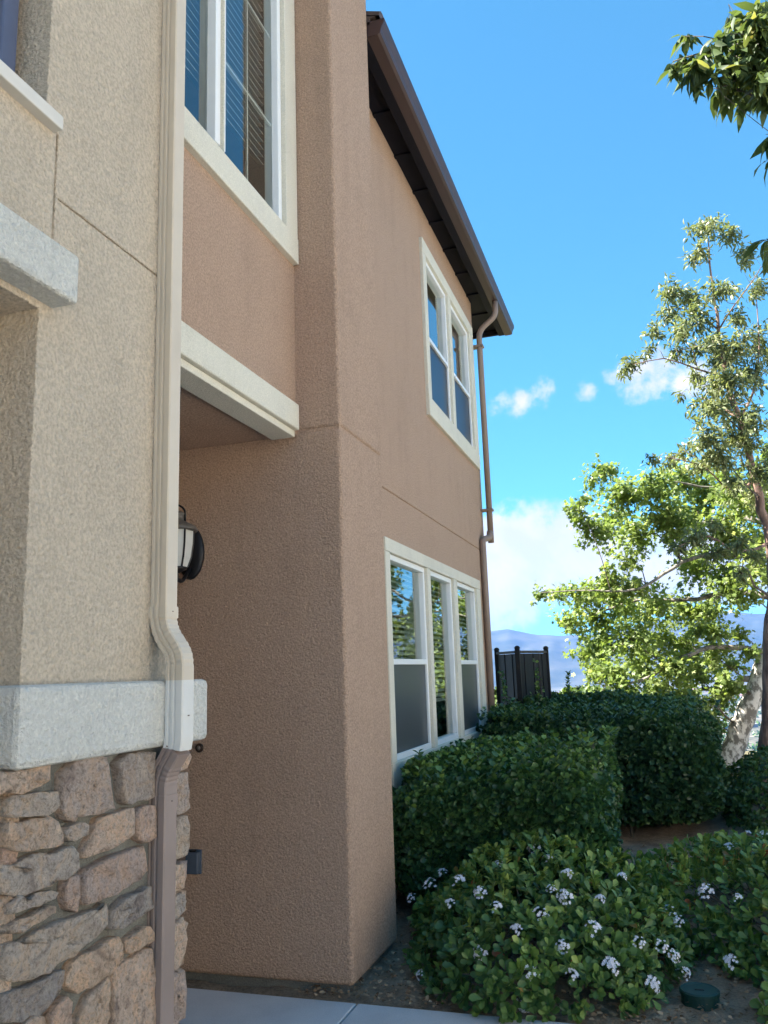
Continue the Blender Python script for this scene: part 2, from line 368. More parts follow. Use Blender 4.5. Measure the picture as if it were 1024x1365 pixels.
def panel(mb, axis, plane, a0, a1, b0, b1, holes, facing=1):
    """wall face on plane axis=plane, a = the other horizontal axis, b = z.
    holes: (a0,a1,b0,b1,depth,back) - real recesses with reveals"""
    A = sorted({a0, a1} | {min(max(x, a0), a1) for h in holes for x in h[:2]})
    B = sorted({b0, b1} | {min(max(x, b0), b1) for h in holes for x in h[2:4]})
    P = (lambda d, a, b: (plane - facing*d, a, b)) if axis == 'x' else (lambda d, a, b: (a, plane - facing*d, b))
    def hole(a, b):
        for h in holes:
            if h[0] < a < h[1] and h[2] < b < h[3]: return h
        return None
    dep = {}
    for i in range(len(A)-1):
        for j in range(len(B)-1):
            h = hole((A[i]+A[i+1])/2, (B[j]+B[j+1])/2); dep[i, j] = (h[4], h[5]) if h else (0, True)
    for (i, j), (d, back) in dep.items():
        x0, x1, y0, y1 = A[i], A[i+1], B[j], B[j+1]
        if back: mb.add([P(d, x0, y0), P(d, x1, y0), P(d, x1, y1), P(d, x0, y1)], [(0, 1, 2, 3)])
        for di, dj, e in ((1, 0, ((x1, y0), (x1, y1))), (0, 1, ((x0, y1), (x1, y1)))):
            o = dep.get((i+di, j+dj))
            if o and abs(o[0]-d) > 1e-6:
                (p, q), (r, s) = e
                mb.add([P(d, p, q), P(d, r, s), P(o[0], r, s), P(o[0], p, q)], [(0, 1, 2, 3)])
    return mb

# leaves: many small real faces in one mesh
T_OVAL = (np.array([(0, 0, 0), (.3, .36, .10), (.72, .38, .12), (1, 0, -.06), (.72, -.38, .12), (.3, -.36, .10), (.5, 0, .0)]),
          [(0, 6, 1), (1, 6, 2), (2, 6, 3), (3, 6, 4), (4, 6, 5), (5, 6, 0)])
T_OBOV = (np.array([(0, 0, 0), (.35, .17, .05), (.72, .34, .09), (.93, .18, .03), (1, 0, -.03), (.93, -.18, .03), (.72, -.34, .09), (.35, -.17, .05), (.62, 0, .0)]),
          [(0, 8, 1), (1, 8, 2), (2, 8, 3), (3, 8, 4), (4, 8, 5), (5, 8, 6), (6, 8, 7), (7, 8, 0)])
T_LANCE = (np.array([(0, 0, 0), (.25, .22, .04), (.6, .22, -.01), (1, 0, -.22), (.6, -.22, -.01), (.25, -.22, .04), (.3, 0, .01), (.65, 0, -.05)]),
           [(0, 6, 1), (1, 6, 7, 2), (2, 7, 3), (3, 7, 4), (4, 7, 6, 5), (5, 6, 0)])
T_PALM = (np.array([(0, 0, 0), (.12, .42, .02), (.30, .22, .05), (.62, .50, -.02), (.60, .17, .05), (1, 0, -.08), (.60, -.17, .05), (.62, -.50, -.02), (.30, -.22, .05), (.12, -.42, .02)]),
          [(0, 2, 1), (0, 4, 2), (2, 4, 3), (0, 6, 4), (4, 6, 5), (0, 8, 6), (6, 8, 7), (0, 9, 8)])
def rand_unit(rng, n):
    v = rng.normal(size=(n, 3)); return v/np.linalg.norm(v, axis=1, keepdims=True)
def leaf_mesh(name, tpl, pos, dirs, nrm, size, rnd, aspect=1.0):
    tv, tf = tpl; n = len(pos); k = len(tv)
    d = dirs/np.maximum(1e-9, np.linalg.norm(dirs, axis=1, keepdims=True))
    s = np.cross(nrm, d); s /= np.maximum(1e-6, np.linalg.norm(s, axis=1, keepdims=True)); u = np.cross(d, s)
    sz = size[:, None, None]
    V = pos[:, None, :] + sz*(tv[None, :, 0:1]*d[:, None, :] + aspect*tv[None, :, 1:2]*s[:, None, :] + tv[None, :, 2:3]*u[:, None, :])
    V = V.reshape(-1, 3)
    loops = np.concatenate([np.array(f) for f in tf]); tot = np.array([len(f) for f in tf])
    LV = (loops[None, :] + (np.arange(n)*k)[:, None]).ravel(); LT = np.tile(tot, n); LS = np.concatenate([[0], np.cumsum(LT)[:-1]])
    me = bpy.data.meshes.new(name)
    me.vertices.add(len(V)); me.vertices.foreach_set('co', V.astype(np.float32).ravel())
    me.loops.add(len(LV)); me.loops.foreach_set('vertex_index', LV.astype(np.int32))
    me.polygons.add(len(LT)); me.polygons.foreach_set('loop_start', LS.astype(np.int32)); me.polygons.foreach_set('loop_total', LT.astype(np.int32))
    at_ = me.attributes.new('rnd', 'FLOAT', 'POINT'); at_.data.foreach_set('value', np.repeat(rnd, k).astype(np.float32))
    me.update(calc_edges=True); return me
def leaves(name, m, parent, tpl, pos, dirs, nrm, size, rnd, aspect=1.0, kind='stuff'):
    o3 = np.array(org(parent)) if parent else np.zeros(3)
    me = leaf_mesh(name, tpl, np.asarray(pos)-o3, np.asarray(dirs), np.asarray(nrm), np.asarray(size), np.asarray(rnd), aspect)
    me.materials.append(m); o = bpy.data.objects.new(name, me); col.objects.link(o)
    if parent: o.parent = parent
    return props(o, kind=kind)

# ------------------------------------------------------------------ ground
rng = np.random.default_rng(7)
def fbm(x, y, seed=0, octv=5, f0=1.0, rough=.5):
    r = np.random.default_rng(seed); s = np.zeros_like(x); a = 1.0; f = f0
    for o in range(octv):
        for k in range(3):
            th = r.uniform(0, 6.28); ph = r.uniform(0, 6.28)
            s += a*np.sin((x*np.cos(th) + y*np.sin(th))*f*r.uniform(.8, 1.25) + ph)/3
        a *= rough; f *= 2.03
    return s
MOUNT_R = 5600.0
def terrain_z(x, y):
    r = np.hypot(x, y)
    fwd = y - 16.0
    drop = np.where(y > 0, np.maximum(0, fwd), np.maximum(0, r - 90))
    side = np.maximum(0, np.abs(x) - 70)
    d = np.maximum(drop, side*.8)
    z = -95*(1 - np.exp(-(d/330.0)**1.15))
    z = z + fbm(x/400, y/400, 3, 4)*6*np.clip((d-60)/500, 0, 1)
    az = np.arctan2(x, y)                                    # 0 along +Y, positive to the right
    base = np.interp(az, [-math.pi, -1.2, -.5, -.22, -.165, -.12, -.06, .0, .06, .3, 1.2, math.pi],
                     [220, 240, 230, 215, 245, 215, 200, 250, 315, 340, 300, 220])
    ridge = base*(1 + .10*fbm(az*22, az*0, 11, 5, 1.0, .55)) + 95
    t = np.clip((r - 3900)/(MOUNT_R - 3900), 0, 1); t = t*t*(3 - 2*t)
    spur = 1 + .30*fbm(az*60, r/500, 12, 4)*(1 - t)
    m = ridge*t*np.clip(spur, .5, 1.5)
    m = np.where(r > MOUNT_R, ridge*np.clip(1 - (r - MOUNT_R)/2600, .2, 1), m)
    return z + m
def build_ground():
    az = np.concatenate([np.linspace(-math.pi, -.55, 60, endpoint=False), np.linspace(-.55, .35, 420, endpoint=False), np.linspace(.35, math.pi, 60, endpoint=False)])
    rad = np.concatenate([[14, 16, 18, 21, 25, 30, 40, 55, 75, 100, 140, 190, 260, 350, 470, 620, 800, 1050, 1350, 1700, 2100, 2500, 2900, 3300],
                          np.linspace(3700, 5600, 30), [6000, 6600, 7300, 8200, 9000]])
    A, Rr = np.meshgrid(az, rad); X = Rr*np.sin(A); Y = Rr*np.cos(A); Z = terrain_z(X, Y) - .03
    v = np.stack([X, Y, Z], -1).reshape(-1, 3); n = len(az); m = len(rad)
    verts = [(0, 0, -.03)] + [tuple(p) for p in v]
    f = [(0, 1+(k+1) % n, 1+k) for k in range(n)]
    for i in range(m-1):
        for k in range(n): f.append((1+i*n+k, 1+i*n+(k+1) % n, 1+(i+1)*n+(k+1) % n, 1+(i+1)*n+k))
    me = bpy.data.meshes.new('ground'); me.from_pydata(verts, [], f); me.polygons.foreach_set('use_smooth', [True]*len(f))
    bm = bmesh.new(); bm.from_mesh(me); bmesh.ops.recalc_face_normals(bm, faces=bm.faces)
    if bm.faces[0].normal.z < 0: bmesh.ops.reverse_faces(bm, faces=bm.faces)
    bm.to_mesh(me); bm.free()
    mt, nt, b = mat('hill and valley ground')
    g = N(nt, 'ShaderNodeNewGeometry'); sp = N(nt, 'ShaderNodeSeparateXYZ'); L(nt, g.outputs['Position'], sp.inputs[0])
    near = ramp(nt, noise(nt, 1.2, 7, .7, g.outputs['Position']), [(.3, (.09, .08, .05)), (.5, (.14, .125, .075)), (.7, (.08, .11, .04))])
    vo = N(nt, 'ShaderNodeTexVoronoi', inp={'Scale': .011}); L(nt, g.outputs['Position'], vo.inputs['Vector'])
    sx = N(nt, 'ShaderNodeSeparateColor'); L(nt, vo.outputs['Color'], sx.inputs[0])
    patch = ramp(nt, sx.outputs[0], [(0, (.05, .06, .03)), (.25, (.12, .105, .075)), (.45, (.16, .145, .12)), (.6, (.06, .065, .04)), (.8, (.19, .17, .145)), (1, (.09, .085, .06))])
    speck = ramp(nt, noise(nt, .05, 4, .75, g.outputs['Position']), [(.40, (.45, .5, .4)), (.52, (1, 1, 1)), (.66, (1.4, 1.4, 1.4))])
    mx = N(nt, 'ShaderNodeMix', data_type='RGBA', blend_type='MULTIPLY'); mx.inputs[0].default_value = 1
    L(nt, patch, mx.inputs[6]); L(nt, speck, mx.inputs[7])
    hill = ramp(nt, noise(nt, .0035, 7, .65, g.outputs['Position']), [(.35, (.022, .030, .018)), (.5, (.045, .050, .030)), (.7, (.085, .080, .055))])
    ln = N(nt, 'ShaderNodeVectorMath', operation='LENGTH'); L(nt, g.outputs['Position'], ln.inputs[0])
    def step(a, bb):
        r = N(nt, 'ShaderNodeMapRange', clamp=True); r.inputs[1].default_value = a; r.inputs[2].default_value = bb
        L(nt, ln.outputs['Value'], r.inputs[0]); return r.outputs[0]
    m1 = N(nt, 'ShaderNodeMix', data_type='RGBA'); L(nt, step(150, 500), m1.inputs[0]); L(nt, near, m1.inputs[6]); L(nt, mx.outputs[2], m1.inputs[7])
    m2 = N(nt, 'ShaderNodeMix', data_type='RGBA'); L(nt, step(3700, 4200), m2.inputs[0]); L(nt, m1.outputs[2], m2.inputs[6]); L(nt, hill, m2.inputs[7])
    L(nt, m2.outputs[2], b.inputs['Base Color']); b.inputs['Roughness'].default_value = 1; b.inputs['Specular IOR Level'].default_value = .1
    me.materials.append(mt)
    o = bpy.data.objects.new('ground', me); col.objects.link(o); props(o, kind='structure')
build_ground()

def build_bed():
    xs = np.linspace(-2.6, 3.2, 150); ys = np.linspace(3.90, 13.6, 190)
    X, Y = np.meshgrid(xs, ys)
    Z = .004 + .012*fbm(X*5, Y*5, 21, 5, 1, .6) + .018*fbm(X*1.3, Y*1.3, 22, 3)
    Z += np.random.default_rng(3).normal(size=X.shape)*.003
    Z = np.where(Y < 3.97, np.minimum(Z, .0)-.006, Z)
    v = np.stack([X, Y, Z], -1).reshape(-1, 3); n = len(xs)
    f = [(j*n+i, j*n+i+1, (j+1)*n+i+1, (j+1)*n+i) for j in range(len(ys)-1) for i in range(n-1)]
    b = MB(); b.add(v, f); o = b.build('planting_bed', M['soil'], None, smooth=True, fixn=False); props(o, kind='structure')
    r = np.random.default_rng(5); k = 2600
    px = r.uniform(-1.8, 1.0, k); py = 3.93 + r.exponential(.7, k); pz = np.full(k, .022)
    lo = leaves('leaf_litter', M['litter'], None, T_OVAL, np.stack([px, py, pz], 1), rand_unit(r, k)*[1, 1, .25], rand_unit(r, k)*.5+[0, 0, 1], r.uniform(.008, .032, k), r.uniform(0, 1, k))
    props(lo, 'small dry leaf litter scattered over the soil by the walkway', 'leaf litter')
build_bed()

def build_walk():
    root = empty('walkway', (0, 2, 0)); props(root, kind='structure')
    joints = [-3.55, -1.452, -.05, 1.35, 2.75]
    for y0, y1 in ((-1.2, 1.32), (1.328, 3.905)):
        for a, b in zip(joints[:-1], joints[1:]):
            x0, x1 = a + .004, b - .004
            box('slab', M['concrete'], root, x0, x1, y0, y1, -.09, .012, .006)
build_walk()

# ------------------------------------------------------------------ the house
XP, XM, XT = -1.51, -1.77, -1.48
Y3, Y4, Y5, ZG = 4.02, 4.74, 9.35, 2.817
house = empty('townhouse', (-3.0, 4.0, 0.0), 'two storey brown and tan stucco townhouse with stone base and cream window trim', 'house')
wb = MB()
panel(wb, 'x', XM, Y4-.05, Y5, .035, 6.0, [(5.56, 8.66, .88, 2.36, .09, False), (7.02, 9.03, 3.93, 5.40, .09, False), (Y4-.05, Y5, ZG-.007, ZG+.007, .012, True)])
wb.add([(XM, Y5, .035), (-9.4, Y5, .035), (-9.4, Y5, 6.0), (XM, Y5, 6.0)], [(0, 1, 2, 3)])
wb.build('wall', M['brown'], house, .012, weld=True)
wb = MB(); panel(wb, 'x', XM, 2.352, Y3+.03, 2.80, 6.6, [(2.56, 3.88, 3.93, 5.72, .09, False)])
wb.build('wall', M['brown'], house, weld=True)
# pier: two rendered blocks with a real control joint between them
box('pier_core', M['brown'], house, -3.6, XP-.012, Y3+.012, Y4-.012, .05, 6.55)
pb = MB().box(-3.62, XP, Y3, Y4, .035, ZG-.007); pb.build('pier_block', M['brown'], house, .022, seg=4)
pb = MB().box(-3.62, XP, Y3, Y4, ZG+.007, 6.6); pb.build('pier_block', M['brown'], house, .022, seg=4)
box('footing', M['mortar'], house, -3.6, XP-.03, Y3+.03, Y4-.02, -.06, .045)
box('footing', M['mortar'], house, -2.2, XM-.03, Y4-.02, Y5-.03, -.06, .045)
# porch recess
pr = MB()
pr.add([(-3.6, 2.35, 2.795), (XM-.02, 2.35, 2.795), (XM-.02, Y3+.02, 2.795), (-3.6, Y3+.02, 2.795)], [(0, 1, 2, 3)])
pr.add([(-3.5, 2.35, 0), (-3.5, Y3+.02, 0), (-3.5, Y3+.02, 2.8), (-3.5, 2.35, 2.8)], [(0, 1, 2, 3)])
pr.build('porch_wall', M['brown'], house, fixn=False)
dr = box('door', M['door'], house, -3.5, -3.455, 2.62, 3.52, .02, 2.1, .004)
for z0, z1 in ((.2, .95), (1.1, 1.95)):
    for y0 in (2.74, 3.12): box('door_panel', M['door'], dr, -3.456, -3.44, y0, y0+.30, z0, z1, .008)
MB().lathe([(.0, 0), (.012, 0), (.012, .04), (.028, .05), (.028, .075), (.0, .08)], (-3.45, 3.45, 1.0), 14).build('handle', M['knob'], dr, smooth=True)
# tan front with a deep opening and an upper window
tb = MB()
panel(tb, 'x', XT, -5.0, 2.35, 0.0, 6.6, [(-1.1, 1.68, 0, 2.485, .62, True), (.25, 1.672, 3.062, 4.6, .14, True),
      (1.716, 1.723, 2.60, 3.03, .010, True), (1.735, 2.35, 2.833, 2.840, .010, True)])
tb.add([(XT, 2.35, 0), (-3.6, 2.35, 0), (-3.6, 2.35, 6.6), (XT, 2.35, 6.6)], [(0, 1, 2, 3)])
tb.add([(XT, -5, 0), (-9.4, -5, 0), (-9.4, -5, 6.6), (XT, -5, 6.6)], [(0, 1, 2, 3)])
tb.build('wall', M['tan'], house, .010, weld=True, seg=3)
bk = MB(); bk.add([(-9.4, -5, 0), (-9.4, Y5, 0), (-9.4, Y5, 6.0), (-9.4, -5, 6.0)], [(0, 1, 2, 3)]); bk.build('wall', M['brown'], house, fixn=False)
# ledges and beams
box('ledge_band', M['band'], house, -2.05, -1.42, 1.615, 2.485, 1.305, 1.50, .018)
box('opening_beam', M['band'], house, -1.62, -1.40, -1.3, 1.737, 2.505, 2.645, .010)
box('porch_beam', M['trim'], house, -1.93, -1.735, 2.353, 3.988, 2.812, 2.957, .007)
box('porch_beam_strip', M['trim'], house, -1.90, -1.762, 2.353, 3.985, 2.775, 2.812, .004)
box('window_ledge', M['sillmetal'], house, -1.60, -1.447, .2, 1.703, 3.022, 3.064, .003)
uw = box('window', M['blueframe'], house, -1.60, -1.555, .25, 1.645, 3.068, 3.125, .006)
box('frame', M['blueframe'], uw, -1.595, -1.560, 1.575, 1.635, 3.126, 4.6, .006)
box('frame', M['blueframe'], uw, -1.595, -1.560, .30, .36, 3.126, 4.6, .006)
box('pane', M['glass'], uw, -1.585, -1.580, .36, 1.575, 3.126, 4.6)
box('room', M['room'], uw, -1.63, -1.625, .26, 1.66, 3.07, 4.6)

# stones under the ledge, outlines read off the photograph onto the face of the column
PX = -1.452
stones = [[(-8,1028),(20,1029),(63,1020),(63,1040),(47,1048),(27,1056),(-8,1057)], [(4,1065),(25,1062),(73,1054),(74,1074),(66,1082),(22,1089),(4,1089)],
 [(6,1098),(20,1098),(50,1092),(62,1090),(73,1094),(79,1112),(78,1122),(70,1128),(25,1133),(6,1132)],
 [(81,1031),(99,1015),(136,1010),(146,1075),(143,1080),(118,1083),(100,1088),(96,1093),(82,1094),(80,1060)],
 [(82,1106),(108,1097),(112,1098),(111,1112),(86,1120),(82,1114)], [(153,1018),(168,1006),(203,1001),(201,1064),(162,1071),(157,1040)],
 [(128,1093),(174,1076),(173,1110),(165,1118),(110,1145),(105,1143),(118,1118)], [(178,1080),(203,1073),(204,1117),(180,1121),(176,1110)],
 [(-4,1152),(16,1154),(40,1143),(60,1142),(90,1130),(100,1136),(98,1155),(90,1167),(58,1178),(22,1193),(-4,1192)],
 [(8,1203),(20,1200),(50,1193),(70,1187),(69,1197),(45,1207),(22,1212),(8,1216)], [(4,1236),(22,1226),(50,1213),(70,1204),(72,1215),(50,1226),(24,1240),(4,1247)],
 [(82,1185),(85,1174),(98,1170),(101,1195),(96,1213),(86,1210)], [(106,1172),(115,1156),(160,1138),(188,1129),(195,1160),(175,1178),(150,1190),(106,1207)],
 [(144,1216),(150,1208),(198,1180),(199,1212),(175,1225),(160,1235),(144,1238)],
 [(4,1258),(22,1258),(42,1245),(60,1236),(90,1225),(134,1206),(139,1215),(138,1235),(120,1250),(90,1275),(50,1300),(20,1308),(0,1305)],
 [(88,1294),(95,1284),(140,1254),(150,1250),(158,1270),(158,1280),(130,1307),(100,1325),(95,1322),(86,1312)],
 [(-6,1323),(30,1318),(80,1292),(81,1310),(74,1325),(55,1348),(25,1357),(-6,1363)], [(65,1352),(85,1328),(91,1335),(88,1385),(60,1390)],
 [(100,1362),(115,1330),(141,1302),(141,1312),(138,1368),(96,1385)], [(148,1290),(175,1278),(200,1263),(200,1368),(150,1380),(147,1320)],
 [(166,1252),(194,1233),(200,1254),(178,1266),(165,1268)], [(18,1372),(40,1358),(52,1354),(55,1390),(16,1398)]]
mortar = box('stone_base', M['mortar'], house, -2.0, -1.467, 1.655, 2.372, 0.0, 1.305)
def make_stone(poly, axis, plane, out, rs, proud=.030):
    """poly: (a, z) outline on the wall; a pillow-shaped block with an uneven face"""
    P = [np.array(p) for p in poly]
    # resample and roughen the outline
    pts = []
    for i in range(len(P)):
        a, b = P[i], P[(i+1) % len(P)]; n = max(1, int(round(np.linalg.norm(b-a)/.028)))
        for k in range(n): pts.append(a + (b-a)*k/n)
    pts = np.array(pts); c = pts.mean(0)
    pts = c + (pts-c)*(1 + .0045/np.maximum(.02, np.linalg.norm(pts-c, axis=1, keepdims=True)))
    sm = .06*np.roll(pts, 1, 0) + .88*pts + .06*np.roll(pts, -1, 0)
    pts = sm + rs.normal(size=pts.shape)*.0030; n = len(pts)
    tilt = rs.uniform(-.05, .05, 2)
    v, f = [], []
    for s, d in ((1.01, -.012), (1.0, proud*.68), (.985, proud*.92), (.945, proud*1.0), (.62, proud*1.0), (.25, proud*1.0)):
        for p in pts:
            q = c + (p-c)*s; h = d
            if d > proud*.8: h += rs.normal()*.0036*(.5 if d < proud*.95 else 1) + float(tilt @ (q-c))*1.2
            v.append((plane + out*h, q[0], q[1]) if axis == 'x' else (q[0], plane + out*h, q[1]))
    for i in range(5):
        for k in range(n): f.append((i*n+k, i*n+(k+1) % n, (i+1)*n+(k+1) % n, (i+1)*n+k))
    f.append(tuple(5*n+k for k in range(n)))
    o = MB().add(v, f).build('stone', M['stone'], mortar, smooth=False)
    o.data.polygons.foreach_set('use_smooth', [True]*len(o.data.polygons))
    return o
rs = np.random.default_rng(17)
def stone_px(poly): make_stone([tuple(at('x', PX, u, v)[1:]) for u, v in poly], 'x', -1.467, 1, rs)
for s in stones: stone_px(s)
# the corner stones beside the porch, and the courses below the picture
zz = [1.295, 1.215, 1.09, .955, .865, .79, .65, .50, .37, .20, .02]
for z1, z0 in zip(zz[:-1], zz[1:]):
    e = 2.388 + rs.uniform(-.012, .014)
    make_stone([(2.296, z0+.006), (e-.004, z0+.010), (e, (z0+z1)/2), (e-.008, z1-.010), (2.296, z1-.006)], 'x', -1.467, 1, rs, .028)
    make_stone([(-1.85, z0+.006), (-1.452, z0+.006), (-1.45, z1-.008), (-1.85, z1-.008)], 'y', 2.372, 1, rs, .02)
z = 1.29
while z > .1:
    h = rs.uniform(.10, .17)
    make_stone([(-1.90, z-h+.01), (-1.462, z-h+.01), (-1.458, z-.008), (-1.90, z-.008)], 'y', 1.655, -1, rs, .026); z -= h
for z1, z0, cuts in ((.425, .29, (1.64, 1.88, 2.20)), (.285, .15, (1.64, 1.78, 2.02, 2.22)), (.145, .01, (1.64, 1.95, 2.20))):
    for a, b in zip(cuts[:-1], cuts[1:]):
        make_stone([(a+.008, z0+.008), (b-.008, z0+rs.uniform(.0, .02)), (b-.008, z1-.01), (a+.008, z1-.008)], 'x', -1.467, 1, rs)

# windows
def window(name, units, z0, z1, trim, rail, mull, head_sill, blinds=False, grid=None, screens=None):
    """units: openings along the wall; trim: outer edges (y0,y1,z0,z1); head_sill: extra sill depth"""
    ty0, ty1, tz0, tz1 = trim
    f = XM + head_sill
    t = MB()
    t.box(XM-.06, f, ty0, ty1, tz0, z0)                       # sill piece
    t.box(XM-.06, f-.002, ty0, ty1, z1, tz1)                  # head
    edges = [ty0] + [e for u in units for e in u] + [ty1]
    for a, b in zip(edges[0::2], edges[1::2]): t.box(XM-.06, f-.004, a, b, z0, z1)
    w = t.build(name, M['trim'], house, .006, fixn=False)
    xi, xo, xg = XM-.085, XM+.004, XM-.035
    for k, (a, b) in enumerate(units):
        fw = .042
        fr = MB().box(xi, xo, a, b, z0, z0+fw).box(xi, xo, a, b, z1-fw, z1).box(xi, xo-.001, a, a+fw, z0+fw, z1-fw).box(xi, xo-.001, b-fw, b, z0+fw, z1-fw)
        fo = fr.build('frame', M['vinyl'], w, .004, fixn=False)
        if rail[k]:
            box('meeting_rail', M['vinyl'], w, xg-.012, xo+.004, a+fw, b-fw, rail[k]-.020, rail[k]+.020, .003)
            box('pane', M['glass'], w, xg-.003, xg, a+fw, b-fw, rail[k]+.02, z1-fw)
            box('pane', M['glass'], w, xg-.023, xg-.020, a+fw, b-fw, z0+fw, rail[k]-.02)
            s = MB().box(xg-.034, xg-.008, a+fw, b-fw, z0+fw, z0+fw+.035).box(xg-.034, xg-.008, b-fw-.03, b-fw, z0+fw+.035, rail[k]-.02)
            s.build('sash', M['vinyl'], w, .003, fixn=False)
            if screens: box('insect_screen', screens, w, xo-.018, xo-.0165, a+fw, b-fw, z0+fw, rail[k]-.02)
        else:
            box('pane', M['glass'], w, xg-.003, xg, a+fw, b-fw, z0+fw, z1-fw)
    y0, y1 = units[0][0]-.05, units[-1][1]+.05
    r = MB(); d = -1.1
    A = [(xi-.002, y0, z0-.05), (xi-.002, y1, z0-.05), (xi-.002, y1, z1+.05), (xi-.002, y0, z1+.05)]; B = [(x+d, y, z) for x, y, z in A]
    r.add(A+B, [(4, 5, 6, 7), (0, 1, 5, 4), (1, 2, 6, 5), (2, 3, 7, 6), (3, 0, 4, 7)]); r.build('room', M['room'], w)
    return w
w1 = window('window', [(5.58, 6.60), (6.70, 7.56), (7.70, 8.62)], .90, 2.345, (5.47, 8.80, .70, 2.445), (1.575, None, 1.575), True, .035, screens=M['screen'])
w2 = window('window', [(7.05, 7.93), (8.05, 9.00)], 3.95, 5.385, (6.93, 9.20, 3.77, 5.52), (4.58, 4.58), True, .035, screens=M['screen_dark'])
w3 = window('window', [(2.58, 3.145), (3.155, 3.86)], 3.955, 5.70, (2.40, 4.012, 3.80, 5.86), (None, None), False, .035)
box('meeting_rail', M['vinyl'], w3, XM-.05, XM+.010, 3.10, 3.20, 3.998, 5.655, .004)
for y in (2.85, 3.53): box('muntin', M['vinyl'], w3, XM-.052, XM-.042, y-.006, y+.006, 3.998, 5.655)
for z in (4.58, 5.15): box('muntin', M['vinyl'], w3, XM-.0525, XM-.0415, 3.20, 3.815, z-.006, z+.006)
bl = MB()
for i in range(27):
    z = 4.36 + i*.048; bl.obox((-1.885, 2.62, z), (-1.885, 3.83, z), .045, .003, (.5, 0, 1))
props(bl.build('blind', M['curtain'], w3, fixn=False), kind='stuff')
for y0, y1, zlo in ((5.63, 6.55, 1.60), (6.75, 7.51, 1.25), (7.75, 8.57, 1.60)):
    bl = MB(); z = zlo
    while z < 2.29:
        bl.obox((-1.872, y0, z), (-1.872, y1, z), .040, .003, (.75, 0, 1)); z += .042
    props(bl.build('blind', M['curtain'], w1, fixn=False), kind='stuff')
box('curtain', M['curtain'], w1, -2.30, -2.28, 5.62, 6.56, .95, 2.30); box('curtain', M['curtain'], w1, -2.30, -2.28, 7.74, 8.58, .95, 2.30)

# roof, eave and gutter
rf = MB()
prof = [(-1.50, 5.985), (-1.455, 5.985), (-5.6, 7.35), (-9.9, 5.95), (-9.8, 5.90), (-5.6, 7.22), (-1.50, 5.93)]
v = [(x, y, z) for y in (4.76, 10.33) for x, z in prof]; n = len(prof)
rf.add(v, [tuple(range(n)), tuple(range(2*n-1, n-1, -1))] + [(k, (k+1) % n, n+(k+1) % n, n+k) for k in range(n)])
roof = rf.build('roof', M['tile'], house)
rf = MB(); prof = [(-1.15, 6.62), (-1.12, 6.72), (-5.6, 8.2), (-9.9, 6.72), (-9.9, 6.62)]; v = [(x, y, z) for y in (-5.4, 5.0) for x, z in prof]; n = 5
rf.add(v, [tuple(range(n)), tuple(range(2*n-1, n-1, -1))] + [(k, (k+1) % n, n+(k+1) % n, n+k) for k in range(n)])
rf.build('roof', M['tile'], house)
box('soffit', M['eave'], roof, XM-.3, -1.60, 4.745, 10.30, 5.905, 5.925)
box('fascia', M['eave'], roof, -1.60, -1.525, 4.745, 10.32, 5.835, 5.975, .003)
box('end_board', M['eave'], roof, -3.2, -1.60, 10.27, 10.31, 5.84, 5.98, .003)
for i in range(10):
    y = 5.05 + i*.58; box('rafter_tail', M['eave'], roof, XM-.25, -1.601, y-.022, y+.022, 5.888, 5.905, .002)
for i in range(26):
    y = 4.86 + i*.214; m = MB(); k = 7
    for x, z in ((-1.43, 5.99), (-1.95, 6.16)):
        for j in range(k):
            q = math.pi*j/(k-1); m.v.append((x, y + .095*math.cos(q), z + .085*math.sin(q)))
    m.f = [(j, j+1, k+j+1, k+j) for j in range(k-1)] + [tuple(range(k-1, -1, -1))]
    m.build('roof_tile', M['tile'], roof, smooth=False)
gp = [(-1.523, 5.838), (-1.445, 5.838), (-1.425, 5.850), (-1.418, 5.885), (-1.398, 5.925), (-1.392, 5.955), (-1.402, 5.958), (-1.408, 5.930), (-1.428, 5.888), (-1.435, 5.856), (-1.447, 5.846), (-1.514, 5.846), (-1.514, 5.95), (-1.523, 5.95)]
g = MB(); v = [(x, y, z) for y in (4.762, 10.345) for x, z in gp]; n = len(gp)
g.add(v, [(k, (k+1) % n, n+(k+1) % n, n+k) for k in range(n)] + [tuple(range(n)), tuple(range(2*n-1, n-1, -1))]); gut = g.build('gutter', M['gutter'], roof)
for y in (4.762, 10.343):
    e = MB(); q = gp[:6]+[(-1.523, 5.955)]; v = [(x, yy, z) for yy in (y-.002, y+.002) for x, z in q]; n = len(q)
    e.add(v, [tuple(range(n)), tuple(range(2*n-1, n-1, -1))] + [(k, (k+1) % n, n+(k+1) % n, n+k) for k in range(n)]); e.build('gutter_end', M['gutter'], roof)

def arc_path(pts, r, n=6):
    """round the corners of a polyline"""
    pts = [Vector(p) for p in pts]; out = [pts[0]]
    for a, b, c in zip(pts[:-2], pts[1:-1], pts[2:]):
        d1 = (a-b).normalized(); d2 = (c-b).normalized(); k = min(r, (a-b).length*.45, (c-b).length*.45)
        p, q = b + d1*k, b + d2*k
        for i in range(n+1):
            t = i/n; out.append(p*(1-t)**2 + b*2*t*(1-t) + q*t*t)
    return out + [pts[-1]]
# far downspout
up = arc_path([(-1.46, 9.27, 5.84), (-1.46, 9.27, 5.66), (-1.675, 9.27, 5.50), (-1.675, 9.27, 2.92)], .10)
MB().tube(up, .034, 10).build('downspout', M['spout_far'], house, smooth=True)
lo = arc_path([(-1.675, 9.23, 3.04), (-1.675, 9.20, 2.97), (-1.735, 9.06, 2.93), (-1.735, 9.06, .10)], .05)
MB().tube(lo, .037, 10).build('downspout', M['spout_far'], house, smooth=True)
for z in (5.3, 3.3): box('strap', M['spout_far'], house, XM+.001, -1.628, 9.222, 9.318, z-.012, z+.012, .002)
